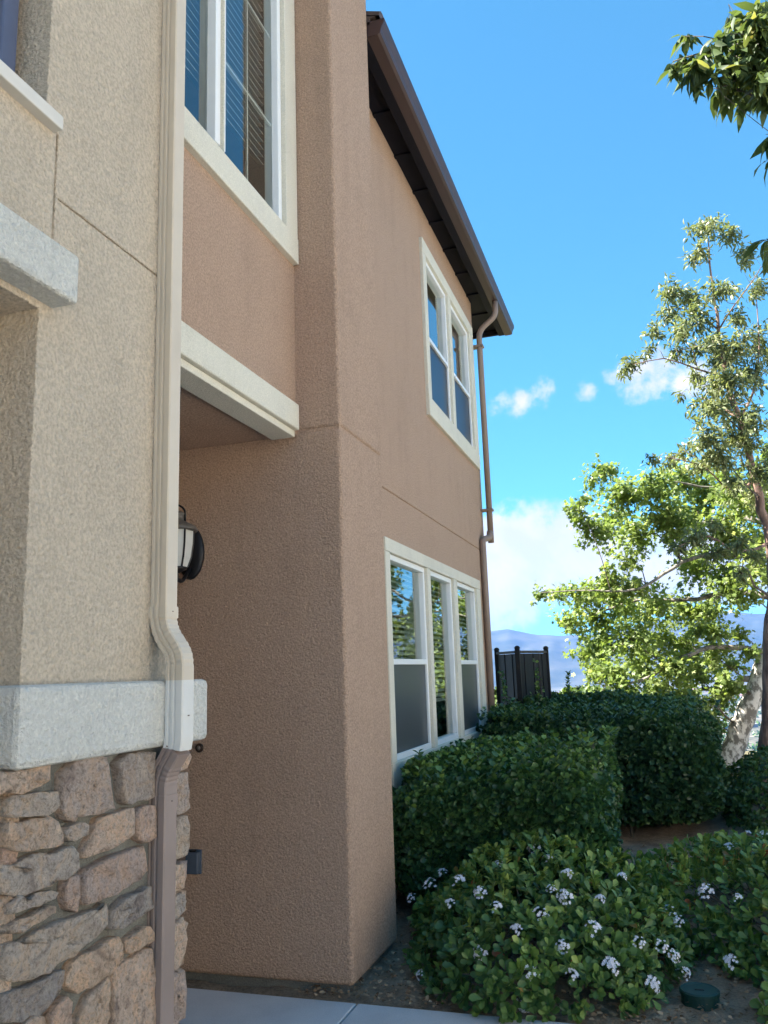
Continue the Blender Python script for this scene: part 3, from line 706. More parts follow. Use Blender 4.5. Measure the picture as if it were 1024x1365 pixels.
# near downspout: ribbed pipe painted to match the wall, the ledge and the stone it crosses
hw, hd = .030, .033
rp = [(-hw, hd), (-hw, -hd)] + [(x, -hd+d) for x, d in ((-.021, 0), (-.018, .005), (-.014, .005), (-.011, 0), (-.003, 0), (0, .005), (.004, .005), (.007, 0))] + [(hw-.004, -hd), (hw, -hd+.004), (hw, hd-.004), (hw-.004, hd)]
YD = 2.253
def spout(name, pts, m, crimp=()):
    p = arc_path(pts, .045, 9); k = []
    for i, q in enumerate(p): k.append(1.0)
    for z0, z1 in crimp:
        j = 0
        for i, q in enumerate(p):
            if z0 <= q.z <= z1: k[i] = 1.0 if j % 2 else .955; j += 1
    o = MB().sweep(rp, p, k).build(name, m, house); return o
s1 = spout('downspout', [(-1.449, YD, 6.62), (-1.449, YD, 1.655), (-1.388, YD, 1.575), (-1.388, YD, 1.499)], M['spout_tan'], [(1.52, 1.70)])
s2 = spout('downspout', [(-1.388, YD, 1.499), (-1.388, YD, 1.325), (-1.393, YD, 1.297)], M['spout_white'])
s3 = spout('downspout', [(-1.393, YD, 1.297), (-1.442, YD, 1.222), (-1.442, YD, .06)], M['spout_brown'], [(1.2, 1.29)])
def collar(parent, x, z0, z1, m):
    MB().sweep([(a*1.07, b*1.07) for a, b in rp], [(x, YD, z0), (x, YD, z1)]).build('collar', m, parent)
collar(s1, -1.449, 1.69, 1.725, M['spout_tan']); collar(s2, -1.388, 1.395, 1.402, M['spout_white']); collar(s3, -1.442, 1.125, 1.165, M['spout_brown'])
for x, z, s in ((-1.419, 1.708, s1), (-1.358, 1.392, s2), (-1.412, 1.145, s3)):
    MB().lathe([(0, 0), (.004, 0), (.004, .003), (0, .004)], (x, YD, z), 8).build('screw', M['knob'], s)

# ------------------------------------------------------------------ things on the house
ln = empty('wall_lantern', (-2.415, Y3, 2.05), 'black and bronze carriage lantern with frosted glass on the porch wall', 'lamp')
LX, LY = -2.415, 3.865
bp_ = MB().lathe([(0, 0), (.075, 0), (.085, -.006), (.078, -.018), (.05, -.026), (0, -.028)], (LX, Y3, 2.19), 24, 'y')
bp_.v = [(x, y, 2.19 + (z-2.19)*1.75) for x, y, z in bp_.v]; bp_.build('back_plate', M['black'], ln, smooth=True)
MB().tube(arc_path([(LX, Y3-.02, 2.10), (LX, LY+.06, 2.02), (LX, LY, 2.035), (LX, LY, 2.07)], .05), .011, 8).build('bracket', M['black'], ln, smooth=True)
MB().lathe([(0, .0), (.020, 0), (.055, .018), (.060, .030), (0, .030)], (LX, LY, 2.065), 20).build('base', M['black'], ln, smooth=True)
gl = MB(); k = 6
for zz_, r in ((2.096, .060), (2.15, .078), (2.225, .088), (2.292, .090)):
    for j in range(k): q = 2*math.pi*(j+.5)/k; gl.v.append((LX + r*math.cos(q), LY + r*math.sin(q), zz_))
gl.f = [(i*k+j, i*k+(j+1) % k, (i+1)*k+(j+1) % k, (i+1)*k+j) for i in range(3) for j in range(k)]
gl.build('glass_shade', M['frost'], ln)
for j in range(k):
    MB().tube([gl.v[i*k+j] for i in range(4)], .0055, 6).build('glazing_bar', M['black'], ln)
MB().lathe([(0, .0), (.112, 0), (.114, .010), (.098, .028), (.060, .048), (.046, .056), (.044, .085), (.052, .090), (.046, .100), (.020, .112), (0, .118)], (LX, LY, 2.292), 24).build('hood', M['hood'], ln, smooth=True)
MB().tube(arc_path([(LX+.05, LY, 2.345), (LX+.05, LY, 2.41), (LX, LY, 2.445), (LX-.05, LY, 2.41), (LX-.05, LY, 2.345)], .05), .006, 6).build('handle', M['black'], ln, smooth=True)
MB().lathe([(0, -.05), (.008, -.045), (.012, -.03), (.007, -.015), (.012, 0)], (LX, LY, 2.062), 12).build('finial', M['black'], ln, smooth=True)
ob = empty('outlet_box', (-2.372, Y3, .57), 'slate grey weatherproof outlet cover low on the porch wall', 'outlet box')
MB().box(-2.412, -2.332, Y3-.012, Y3, .512, .632).build('back_plate', M['greybox'], ob, .004)
MB().box(-2.408, -2.336, Y3-.042, Y3-.012, .516, .622).build('cover', M['greybox'], ob, .007, seg=3)
MB().box(-2.388, -2.356, Y3-.034, Y3-.014, .622, .632).build('hinge', M['black'], ob, .002)
db = empty('doorbell', (-2.351, Y3, 1.141), 'small round bronze doorbell on the porch wall above the outlet cover', 'doorbell')
MB().lathe([(0, 0), (.024, 0), (.024, -.008), (.019, -.014), (0, -.014)], (-2.351, Y3, 1.141), 20, 'y').build('rim', M['knob'], db, smooth=True)
MB().lathe([(0, -.014), (.012, -.014), (.011, -.019), (0, -.021)], (-2.351, Y3, 1.141), 16, 'y').build('button', M['hood'], db, smooth=True)

# fence beyond the house corner
fn = empty('board_fence', (-1.57, 10.05, 0), 'dark vertical board fence with capped posts past the house corner', 'fence')
FP = [(-1.93, 10.62), (-1.585, 10.10), (-1.335, 10.85)]
for k, (x, y) in enumerate(FP):
    p = box('post', M['fence'], fn, x-.028, x+.028, y-.028, y+.028, -.05, 1.735, .004)
    MB().lathe([(0, 0), (.036, 0), (.036, .012), (.022, .03), (0, .036)], (x, y, 1.735), 12).build('post_cap', M['fence'], p)
for (a, b), nb in zip(zip(FP[:-1], FP[1:]), (5, 6)):
    A, B = Vector((*a, 0)), Vector((*b, 0)); t = (B-A).normalized(); l = (B-A).length; nrm = Vector((t.y, -t.x, 0))
    for z, hh in ((1.695, .03), (.25, .05)): MB().obox(A + t*.03 + Vector((0, 0, z)), B - t*.03 + Vector((0, 0, z)), .05, hh).build('rail', M['fencerail'], fn, .003)
    for i in range(nb):
        s0 = .03 + (l-.06)*i/nb + .003; s1 = .03 + (l-.06)*(i+1)/nb - .003
        off = nrm*(.004 if i % 2 else -.004)
        MB().obox(A + t*s0 + off + Vector((0, 0, .86)), A + t*s1 + off + Vector((0, 0, .86)), .018, 1.63).build('board', M['fence'], fn, .003)
A, B = Vector((*FP[1], 0)), Vector((*FP[2], 0)); mid = A.lerp(B, .72)
for p in (mid, A + (B-A).normalized()*.035): MB().box(p.x-.012, p.x+.012, p.y-.026, p.y-.014, .1, 1.675).build('stile', M['fencerail'], fn, .002)

# valve cover in the bed
vc = empty('valve_cover', (0.05, 4.28, 0), 'round dark green irrigation valve cover in the soil beside the flowering shrub', 'valve cover')
MB().lathe([(0, -.03), (.084, -.03), (.080, .040), (0, .040)], (.05, 4.28, 0), 28).build('body', M['valve'], vc, .003)
MB().lathe([(0, .041), (.087, .041), (.087, .054), (.080, .059), (.074, .056), (0, .058)], (.05, 4.28, 0), 28).build('lid', M['valve'], vc)
box('lid_slot', M['black'], vc, .03, .07, 4.265, 4.275, .056, .060)
# ------------------------------------------------------------------ planting
def unit(a): return a/np.maximum(1e-9, np.linalg.norm(a, axis=-1, keepdims=True))
def spray(r, tips, axes, per, size, spread, jitter=.25, flat=.0):
    """a rosette of leaves round each shoot tip"""
    n = len(tips)*per
    ax = np.repeat(unit(axes), per, 0); p = np.repeat(tips, per, 0)
    rv = rand_unit(r, n); side = unit(rv - ax*np.sum(rv*ax, 1, keepdims=True))
    a = r.uniform(spread[0], spread[1], n)[:, None]
    d = unit(ax*np.cos(a) + side*np.sin(a)); d[:, 2] *= (1-flat)
    nr = unit(ax*np.sin(a) - side*np.cos(a) + rand_unit(r, n)*jitter); nr[nr[:, 2] < -.2] *= -1
    back = ax*r.uniform(0, 1, n)[:, None]*-size[1]*.9
    return p + back + d*.006, d, nr, r.uniform(size[0], size[1], n)
def lump(x, y, z, seed): return fbm(x, y + z*.7, seed, 3, 1.0, .55) + .6*fbm(z, x - y*.4, seed+1, 3, 1.0, .55)

def hedge(name, label, b, counts, leaf, m, seed, amp=.05, shoots=(), stems=2, tilt=0.0):
    x0, x1, y0, y1, z0, z1 = b; r = np.random.default_rng(seed)
    root = empty(name, ((x0+x1)/2, (y0+y1)/2, 0), label, 'hedge')
    T, A = [], []
    for face, n in counts.items():
        u, v = r.uniform(0, 1, n), r.uniform(0, 1, n)
        X, Y, Z = x0 + (x1-x0)*u, y0 + (y1-y0)*u, z0 + (z1-z0)*v**.85
        if face == 'top': X, Y, Z = x0 + (x1-x0)*u, y0 + (y1-y0)*v, np.full(n, z1); nr = np.tile([0, 0, 1.], (n, 1))
        elif face == 'front': Y = np.full(n, y0); nr = np.tile([0, -1., .15], (n, 1))
        elif face == 'back': Y = np.full(n, y1); nr = np.tile([0, 1., .15], (n, 1))
        elif face == 'right': X = np.full(n, x1); nr = np.tile([1., 0, .15], (n, 1))
        else: X = np.full(n, x0); nr = np.tile([-1., 0, .15], (n, 1))
        p = np.stack([X, Y, Z], 1)
        c = np.array([(x0+x1)/2, (y0+y1)/2, (z0+z1)/2]); q = (p-c)/np.array([(x1-x0)/2, (y1-y0)/2, (z1-z0)/2])
        edge = np.sum(np.abs(q)**5, 1)**(1/5.0); p = c + (p-c)/edge[:, None]*np.array([1, 1, 1])
        dep = r.exponential(.045, n) - .012
        p = p + unit(nr)*(amp*lump(X*4.2, Y*4.2, Z*4.2, seed) + amp*.9*lump(X*1.7, Y*1.7, Z*1.7, seed+3) - dep)[:, None]
        p[:, 2] = np.maximum(p[:, 2], .03)
        T.append(p); A.append(nr + rand_unit(r, n)*.75 + [0, 0, .35])
    T = np.concatenate(T); A = np.concatenate(A)
    T[:, 2] += tilt*(T[:, 0] - (x0+x1)/2)*T[:, 2]/z1
    P, D, Nn, S = spray(r, T, A, 5, leaf, (.35, 1.25))
    ns = int(22*(x1-x0)*(y1-y0)) + 20                       # young shoots that have outgrown the last clipping
    for _ in range(ns):
        bx, by = r.uniform(x0+.05, x1-.03), r.uniform(y0+.03, y1-.05); hh = r.uniform(.04, .13); k = int(r.integers(5, 10)); th = np.arange(k)*2.4 + r.uniform(0, 6)
        zz = z1 - .03 + tilt*(bx - (x0+x1)/2) + np.linspace(0, hh, k); lean = r.normal(size=2)*.25
        P = np.concatenate([P, np.stack([bx + lean[0]*(zz-z1), by + lean[1]*(zz-z1), zz], 1)])
        D = np.concatenate([D, np.stack([np.cos(th), np.sin(th), np.full(k, .9)], 1)])
        Nn = np.concatenate([Nn, np.stack([-np.cos(th)*.6, -np.sin(th)*.6, np.ones(k)], 1)]); S = np.concatenate([S, r.uniform(leaf[0], leaf[1], k)*1.1])
    for (px, py, pz, h) in shoots:
        k = int(h/.012); zz = pz + np.linspace(0, h, k); th = np.arange(k)*2.4
        P = np.concatenate([P, np.stack([px + .02*np.sin(zz*9), py + .02*np.cos(zz*7), zz], 1)])
        D = np.concatenate([D, np.stack([np.cos(th), np.sin(th), np.full(k, .7)], 1)])
        Nn = np.concatenate([Nn, np.stack([-np.cos(th)*.6, -np.sin(th)*.6, np.ones(k)], 1)]); S = np.concatenate([S, r.uniform(leaf[0], leaf[1], k)*1.25])
        MB().tube([(px, py, pz-.25), (px + .02*math.sin(pz*9), py, pz), (px + .02*math.sin((pz+h)*9), py + .02*math.cos((pz+h)*7), pz+h)], [.006, .005, .002], 5).build('shoot', M['bark_twig'], root)
    rn = np.clip(r.beta(2.0, 2.6, len(P)) + .10*lump(P[:, 0]*2, P[:, 1]*2, P[:, 2]*2, seed+7), 0, 1)
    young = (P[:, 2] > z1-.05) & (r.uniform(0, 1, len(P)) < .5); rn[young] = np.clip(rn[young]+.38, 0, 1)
    leaves('foliage', m, root, T_OVAL, P, D, Nn, S, rn)
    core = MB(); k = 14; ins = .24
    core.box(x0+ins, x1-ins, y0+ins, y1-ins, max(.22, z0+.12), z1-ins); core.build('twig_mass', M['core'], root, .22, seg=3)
    for i in range(stems):
        sx = r.uniform(x0+.2, x1-.15); sy = y0 + r.uniform(.08, .35)
        MB().tube([(sx, sy, -.03), (sx + r.uniform(-.05, .05), sy + .02, .25), (sx + r.uniform(-.15, .15), sy + .06, z1*.75)], [.016, .012, .005], 6).build('stem', M['bark_twig'], root)
    return root
hedge('clipped_hedge', 'clipped dark green hedge growing under the wide ground floor window', (-1.78, -.33, 5.15, 7.85, .05, .865),
      {'top': 5800, 'front': 4600, 'right': 2800, 'left': 500}, (.032, .052), M['leaf_hedge'], 31, .075, tilt=.09,
      shoots=((-1.58, 5.50, .80, .17), (-1.44, 6.35, .80, .16), (-1.30, 6.05, .82, .10), (-.55, 6.9, .87, .06), (-1.62, 6.9, .78, .14), (-1.52, 5.62, .80, .10)))
hedge('clipped_hedge', 'darker clipped hedge in front of the black board fence', (-1.80, .54, 7.80, 11.7, .06, 1.05),
      {'top': 8200, 'front': 4800, 'right': 4200, 'left': 300, 'back': 600}, (.034, .054), M['leaf_hedge2'], 41, .085,
      shoots=((-1.12, 11.3, 1.0, .42), (-1.0, 11.5, 1.0, .22), (-.55, 11.2, 1.0, .14), (.1, 10.9, 1.0, .10), (-1.55, 9.4, 1.0, .16), (.38, 9.2, .95, .16)))

UNIT_LEAF = {}
def unit_leaf(tpl, m, k, aspect, tag):
    key = (tag, k)
    if key not in UNIT_LEAF:
        me = leaf_mesh('leaf', tpl, np.zeros((1, 3)), np.array([[1., 0, 0]]), np.array([[0, 0, 1.]]), np.array([1.]), np.array([k/8.0 + .06]), aspect)
        me.materials.append(m); UNIT_LEAF[key] = me
    return UNIT_LEAF[key]
def single_leaves(root, tpl, m, P, D, Nn, S, rn, idx, tag, aspect=1.0):
    o3 = np.array(org(root))
    for i in idx:
        d = unit(D[i]); s = unit(np.cross(Nn[i], d)); u = np.cross(d, s)
        o = bpy.data.objects.new('leaf', unit_leaf(tpl, m, int(min(7, rn[i]*8)), aspect, tag)); col.objects.link(o); o.parent = root
        p = P[i]-o3; k = S[i]
        o.matrix_local = Matrix(((d[0]*k, s[0]*k, u[0]*k, p[0]), (d[1]*k, s[1]*k, u[1]*k, p[1]), (d[2]*k, s[2]*k, u[2]*k, p[2]), (0, 0, 0, 1)))
def dome(name, label, c, rad, ntip, per, leaf, m, seed, spread=(.6, 1.35), tpl=T_OBOV, amp=.14, singles=0, twigs=40, cat='shrub', group=None, inner=.45, rnbias=0.0, aspect=.85):
    r = np.random.default_rng(seed); c = np.array(c); rad = np.array(rad)
    root = empty(name, (c[0], c[1], 0), label, cat, group)
    d = rand_unit(r, ntip*2); d = d[d[:, 2] > -.25][:ntip]; n = len(d)
    k = 1 + amp*lump(d[:, 0]*3.3, d[:, 1]*3.3, d[:, 2]*3.3, seed)
    k = k*np.where(r.uniform(0, 1, n) < inner, r.uniform(.62, .97, n), 1.0)
    T = c + d*rad*k[:, None]; T[:, 2] = np.maximum(T[:, 2], .04)
    A = d*[1, 1, .7] + [0, 0, .55] + rand_unit(r, n)*.35
    P, D, Nn, S = spray(r, T, A, per, leaf, spread); P[:, 2] = np.maximum(P[:, 2], .02)
    tone = np.repeat(.16*lump(T[:, 0]*3, T[:, 1]*3, T[:, 2]*3, seed+5), per)
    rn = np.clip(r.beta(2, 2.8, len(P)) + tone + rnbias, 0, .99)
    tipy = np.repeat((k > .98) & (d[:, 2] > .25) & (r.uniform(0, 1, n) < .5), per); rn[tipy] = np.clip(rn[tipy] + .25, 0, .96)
    red = r.uniform(0, 1, len(P)) < .004; rn[red] = 1.0
    idx = []
    if singles:
        out = np.repeat(k, per) > .97
        vd = EYE - P; dist = np.linalg.norm(vd, axis=1); face = np.abs(np.sum(unit(Nn)*unit(vd), 1))*S/dist
        ok = out & (np.sum((P-c)*vd, 1) > .0); face[~ok] = 0; idx = np.argsort(-face)[:singles]
    keep = np.ones(len(P), bool); keep[idx] = False
    leaves('foliage', m, root, tpl, P[keep], D[keep], Nn[keep], S[keep], rn[keep], aspect)
    if len(idx): single_leaves(root, tpl, m, P, D, Nn, S, rn, idx, m.name + str(aspect), aspect)
    pick = r.choice(n, min(twigs, n), replace=False)
    tw = MB()
    for i in pick:
        b = np.array([c[0], c[1], 0]) + np.array([r.uniform(-.3, .3)*rad[0], r.uniform(-.3, .3)*rad[1], -.02]); t = T[i]
        mid = b*.45 + t*.55 + np.array([0, 0, -.05]) + r.normal(size=3)*.03; mid[2] = max(mid[2], .04)
        tw.tube([b, mid, t], [.007, .005, .0022], 5, False)
    props(tw.build('twigs', M['bark_twig'], root, fixn=False), kind='stuff')
    return root, c, rad
def flower_meshes():
    out = []
    for s in range(4):
        r = np.random.default_rng(90+s); mb = MB(); nf = (26, 18, 30, 22)[s]
        for i in range(nf):
            a = r.uniform(0, 6.28); q = math.sqrt(r.uniform(0, 1)); cc = Vector((.044*q*math.cos(a), .044*q*math.sin(a), .034*(1-q*q) + r.uniform(-.004, .008)))
            up = Vector((cc.x*9, cc.y*9, .6)).normalized() + Vector(r.normal(size=3)*.25); up.normalize()
            t1 = up.orthogonal().normalized(); t2 = up.cross(t1); ph = r.uniform(0, 6.28); R_ = r.uniform(.0085, .0115)
            for k in range(5):
                b = ph + k*2*math.pi/5; e = t1*math.cos(b) + t2*math.sin(b); f = up.cross(e)
                mb.add([cc, cc + e*R_*.65 + f*R_*.34 + up*.002, cc + e*R_ + up*.0035, cc + e*R_*.65 - f*R_*.34 + up*.002], [(0, 1, 2, 3)])
        me = bpy.data.meshes.new('flower_cluster'); me.from_pydata([tuple(v) for v in mb.v], [], mb.f); me.materials.append(M['petal']); out.append(me)
    return out
FLOWERS = flower_meshes()
def flowers(root, c, rad, pix, seed):
    r = np.random.default_rng(seed); o3 = np.array(org(root))
    for i, (u, v) in enumerate(pix):
        d = ray(u, v); e = (EYE - c)/rad; g = d/rad
        A, B, C = g @ g, 2*(e @ g), e @ e - 1.06
        disc = B*B - 4*A*C
        t = (-B - math.sqrt(disc))/(2*A) if disc > 0 else -B/(2*A)
        p = EYE + d*t; k_ = np.linalg.norm((p-c)/rad); p = c + (p-c)*min(1, 1.06/k_); nrm = unit((p-c)/rad**2 + np.array([0, 0, .4])) ; p[2] = max(p[2], .06)
        nrm = unit(nrm + unit(EYE-p)*.55)
        o = bpy.data.objects.new('flower_cluster', FLOWERS[i % 4]); col.objects.link(o); o.parent = root
        q = Vector(nrm).to_track_quat('Z', 'Y') @ Vector((0, 0, 1)).rotation_difference(Vector((0, 0, 1)))
        o.rotation_mode = 'QUATERNION'; o.rotation_quaternion = q; s = r.uniform(.55, .95); o.scale = (s, s, s); o.location = Vector(p - o3)
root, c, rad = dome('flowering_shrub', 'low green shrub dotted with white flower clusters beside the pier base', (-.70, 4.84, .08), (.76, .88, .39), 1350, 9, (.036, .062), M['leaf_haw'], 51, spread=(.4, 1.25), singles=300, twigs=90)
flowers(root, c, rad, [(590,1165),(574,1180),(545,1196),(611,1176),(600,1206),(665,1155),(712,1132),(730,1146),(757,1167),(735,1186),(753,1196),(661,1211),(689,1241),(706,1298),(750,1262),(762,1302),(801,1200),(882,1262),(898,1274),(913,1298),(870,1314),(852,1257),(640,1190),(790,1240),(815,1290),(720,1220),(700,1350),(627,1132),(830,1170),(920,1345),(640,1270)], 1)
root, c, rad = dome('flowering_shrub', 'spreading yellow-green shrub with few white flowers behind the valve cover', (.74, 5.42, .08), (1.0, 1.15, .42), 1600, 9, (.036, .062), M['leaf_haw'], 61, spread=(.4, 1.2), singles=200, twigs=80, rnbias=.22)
flowers(root, c, rad, [(972,1130),(1019,1114),(941,1188),(983,1198),(975,1284),(892,1216),(905,1228),(996,1112)], 2)
dome('small_plant', 'small leafy plant sprouting at the walkway edge by the valve cover', (.44, 4.12, .0), (.15, .15, .22), 34, 7, (.04, .07), M['leaf_haw'], 71, twigs=8, rnbias=.15)
root, c, rad = dome('weed', 'tiny flowering weed in bare soil beside the pier', (-1.17, 4.18, .0), (.05, .05, .10), 10, 5, (.012, .024), M['leaf_haw'], 73, twigs=6)
flowers(root, c, rad, [(559, 1306)], 3); root.children[-1].scale = (.25, .25, .25)
dome('shaded_bush', 'green leafy bush at the foot of the slender brown trunk', (1.02, 9.2, .05), (.62, 1.0, .52), 1500, 6, (.03, .05), M['leaf_bush'], 81, tpl=T_OVAL, twigs=30)
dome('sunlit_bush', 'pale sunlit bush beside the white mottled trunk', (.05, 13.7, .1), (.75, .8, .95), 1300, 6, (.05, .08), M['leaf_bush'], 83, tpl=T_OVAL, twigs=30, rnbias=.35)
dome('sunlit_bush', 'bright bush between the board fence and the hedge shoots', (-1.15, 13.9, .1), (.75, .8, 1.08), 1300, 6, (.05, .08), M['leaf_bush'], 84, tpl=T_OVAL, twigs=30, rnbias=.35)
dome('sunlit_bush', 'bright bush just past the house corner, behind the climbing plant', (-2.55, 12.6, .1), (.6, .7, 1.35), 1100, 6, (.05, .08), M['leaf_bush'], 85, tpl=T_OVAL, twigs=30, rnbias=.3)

def creeper(name, label, stems, seed, leaf=(.03, .05), bias=0.0):
    r = np.random.default_rng(seed); b = stems[0][0]
    root = empty(name, (b[0], b[1], 0), label, 'plant'); P, D, Nn = [], [], []
    for st in stems:
        pts = arc_path(st, .2, 6); MB().tube(pts, list(np.linspace(.006, .002, len(pts))), 5).build('stem', M['bark_twig'], root)
        for i in range(len(pts)-1):
            for k in range(7):
                p = pts[i].lerp(pts[i+1], r.uniform()); P.append(p); D.append(rand_unit(r, 1)[0] + [0, -.3, .3]); Nn.append(rand_unit(r, 1)[0]*.5 + [0, -.5, .7])
    n = len(P); leaves('foliage', M['leaf_hedge'], root, T_OVAL, np.array([tuple(p) for p in P]), np.array(D), np.array(Nn), r.uniform(*leaf, n), np.clip(r.beta(2, 2.5, n)+bias, 0, 1))
creeper('climbing_plant', 'thin climbing plant between the downspout foot and the fence', [[(-1.72, 9.75, 0), (-1.74, 9.75, .9), (-1.70, 9.8, 1.28), (-1.76, 9.8, 1.52)], [(-1.72, 9.75, 0), (-1.60, 9.7, .7), (-1.56, 9.7, 1.1)], [(-1.72, 9.75, 0), (-1.66, 9.7, .9), (-1.72, 9.7, 1.3)]], 95)
creeper('climbing_plant', 'leafy stems climbing up the front of the board fence panel', [[(-1.36, 10.25, 0), (-1.40, 10.2, .9), (-1.38, 10.25, 1.3), (-1.41, 10.3, 1.62)], [(-1.36, 10.25, 0), (-1.33, 10.2, .8), (-1.33, 10.2, 1.35)], [(-1.36, 10.25, 0), (-1.46, 10.1, .8), (-1.45, 10.1, 1.2)]], 96, bias=.3)

# ------------------------------------------------------------------ trees
def near_on(limbs, p):
    best = None
    for li in limbs:
        for q, rr in li:
            d = (q-p).length + max(0, (q.z - p.z + .15))*1.4 + max(0, p.x - q.x + .25)*1.5
            if best is None or d < best[0]: best = (d, q, rr)
    return best[1], best[2]
def tree(name, label, limbs, clumps, tpl, size, per_m, m, mb_, mt, seed, droop=.2, aspect=1.0, singles=0, subs=5, rn_shift=None, lm=None):
    """limbs: polylines [(x,y,z,r)...]; clumps: (centre, radius, count)"""
    r = np.random.default_rng(seed); base = limbs[0][0]
    root = empty(name, (base[0], base[1], 0), label, 'tree')
    lp = []; trunk = MB()
    for k, li in enumerate(limbs):
        pts = [Vector(q[:3]) for q in li]; rd = [q[3] for q in li]; P2, R2 = [], []
        for i in range(len(pts)-1):
            a, b = pts[i], pts[i+1]; n = max(2, int((b-a).length/.15))
            for j in range(n):
                t = j/n; p0 = pts[max(0, i-1)]; p3 = pts[min(len(pts)-1, i+2)]
                q = .5*((2*a) + (b-p0)*t + (2*p0 - 5*a + 4*b - p3)*t*t + (-p0 + 3*a - 3*b + p3)*t**3)
                P2.append(q + Vector(r.normal(size=3))*min(.012, rd[i]*.25)); R2.append(rd[i]*(1-t) + rd[i+1]*t)
        P2.append(pts[-1]); R2.append(rd[-1]); lp.append(list(zip(P2, R2)))
        if k == 0: trunk.tube(P2, R2, 12); trunk.build('trunk', mb_, root, smooth=True)
        else: MB().tube(P2, R2, 7).build('limb', lm or mb_, root, smooth=True)
    tw = MB(); P, D, Nn, S, RN = [], [], [], [], []
    for ci, (c, rad, cnt) in enumerate(clumps):
        c = Vector(c); q, rr = near_on(lp, c); mid = q.lerp(c, .55) + Vector((0, 0, .12*(c-q).length)) + Vector(r.normal(size=3))*.05
        r0 = min(rr*.6, .006 + .010*(c-q).length)
        path = [q, q.lerp(mid, .5) + Vector(r.normal(size=3))*.02, mid, mid.lerp(c, .6), c]
        tw.tube(path, [r0, r0*.8, r0*.6, r0*.45, r0*.3], 5, False)
        if r0 > .006: lp.append([(p, r0*.7) for p in path[2:]])
        tone = r.uniform(-.12, .12) + (rn_shift[ci] if rn_shift else 0)
        for s in range(subs):
            e = c + Vector(rand_unit(r, 1)[0])*rad*r.uniform(.5, 1.15); e.z -= droop*rad*.6
            st = mid.lerp(c, r.uniform(.45, 1)); md = st.lerp(e, .5) + Vector((0, 0, .1*rad))
            tw.tube([st, md, e], [r0*.35, r0*.28, .0018], 4, False)
            k = max(1, int(cnt/subs)); tt = r.uniform(.12, 1.05, k)
            for t in tt:
                p = st*(1-t)**2 + md*2*t*(1-t) + e*t*t if t <= 1 else e
                ax = (e-md).normalized(); dv = ax*.55 + Vector(rand_unit(r, 1)[0]) + Vector((0, 0, -droop))
                P.append(p + Vector(r.normal(size=3))*rad*.20); D.append(dv); Nn.append(Vector(r.normal(size=3))*.55 + Vector((-.25, -.1, .8))); S.append(r.uniform(*size)); RN.append(min(.99, max(0, r.beta(2.2, 2.2) + tone)))
    props(tw.build('twigs', mt, root, fixn=False), kind='stuff')
    P, D, Nn = [np.array([tuple(v) for v in a]) for a in (P, D, Nn)]; S, RN = np.array(S), np.array(RN)
    idx = []
    if singles:
        dist = np.linalg.norm(P-EYE, axis=1); vis = (P-EYE) @ CF; uu = W/2 + FPX*((P-EYE) @ CR)/vis
        sc = S/dist*(uu < W+25); idx = np.argsort(-sc)[:min(singles, int((sc > 0).sum()))]
    keep = np.ones(len(P), bool); keep[idx] = False
    leaves('crown', m, root, tpl, P[keep], D[keep], Nn[keep], S[keep], RN[keep], aspect)
    if len(idx): single_leaves(root, tpl, m, P, D, Nn, S, RN, idx, m.name, aspect)
    return root
rr = np.random.default_rng(123)
def px3(u, v, y): return tuple(at('y', y, u, v))
def limb(y, *pts): return [(*px3(u, v, y + (q[3] if len(q) > 3 else 0)), q[2]) for q in pts for u, v in [q[:2]]]
def cl_list(y, spread, lst, ppx, dens):
    out = []
    for c in lst:
        yy = y + rr.uniform(-spread, spread); p = px3(c[0], c[1], yy); rad = c[2]*yy/FPX*1.3
        out.append((p, rad, max(4, int(dens*c[2]**2))))
    return out
SY = 13.2
syc_l = [limb(SY, (950,1062,.24), (962,1035,.185), (983,985,.150), (1003,930,.135), (1028,870,.15), (1045,790,.13), (1054,710,.105), (1060,630,.08), (1075,560,.05)),
         limb(SY, (1028,870,.05), (960,862,.035,-.3), (905,878,.032,-.6), (860,905,.02,-.8), (820,915,.012,-.9)),
         limb(SY, (1030,795,.06), (980,790,.045,.2), (915,800,.03,.4), (850,800,.02,.5), (790,820,.012,.5)),
         limb(SY, (1038,750,.055), (985,740,.04,-.3), (920,745,.03,-.6), (850,785,.018,-.9), (780,787,.010,-1.0), (722,790,.006,-1.0)),
         limb(SY, (1046,710,.05), (990,690,.038,.3), (920,700,.026,.6), (850,690,.016,.8), (795,672,.008,.9)),
         limb(SY, (1056,650,.04), (1010,640,.03,0), (950,650,.02,-.3), (890,640,.012,-.5)),
         limb(SY, (1000,905,.05), (960,915,.035,.5), (900,925,.02,.9), (850,935,.012,1.1))]
syc_c = [(800,632,20),(768,672,15),(790,700,22),(832,660,26),(872,645,26),(905,628,24),(940,642,30),(980,650,32),(1012,672,28),(815,690,20),
 (845,712,26),(880,700,30),(922,700,30),(962,702,32),(1000,722,28),(718,789,11),(742,790,13),(762,788,13),(785,792,18),(815,792,18),(845,785,18),(806,768,20),(834,742,16),(932,752,28),(970,765,28),(1010,745,22),
 (758,832,18),(795,822,26),(830,808,26),(870,802,26),(905,812,26),(945,808,24),(985,800,16),(772,866,17),(800,866,25),(835,850,26),(872,850,25),(910,848,24),(946,838,18),
 (792,900,19),(820,896,23),(855,890,25),(890,892,25),(925,896,22),(958,905,14),(1000,868,10),(800,930,17),(840,930,21),(875,926,22),(908,930,20),(936,944,16),(900,958,20),(925,962,15),(862,956,17),(828,958,15),
 (985,845,12),(975,885,13),(960,935,18),(975,915,12),(945,965,16),(950,870,18),(880,965,16),(850,975,14),(815,945,14),(1045,640,30),(1070,700,30),(1060,780,26),(1090,640,30),(1040,600,24)]
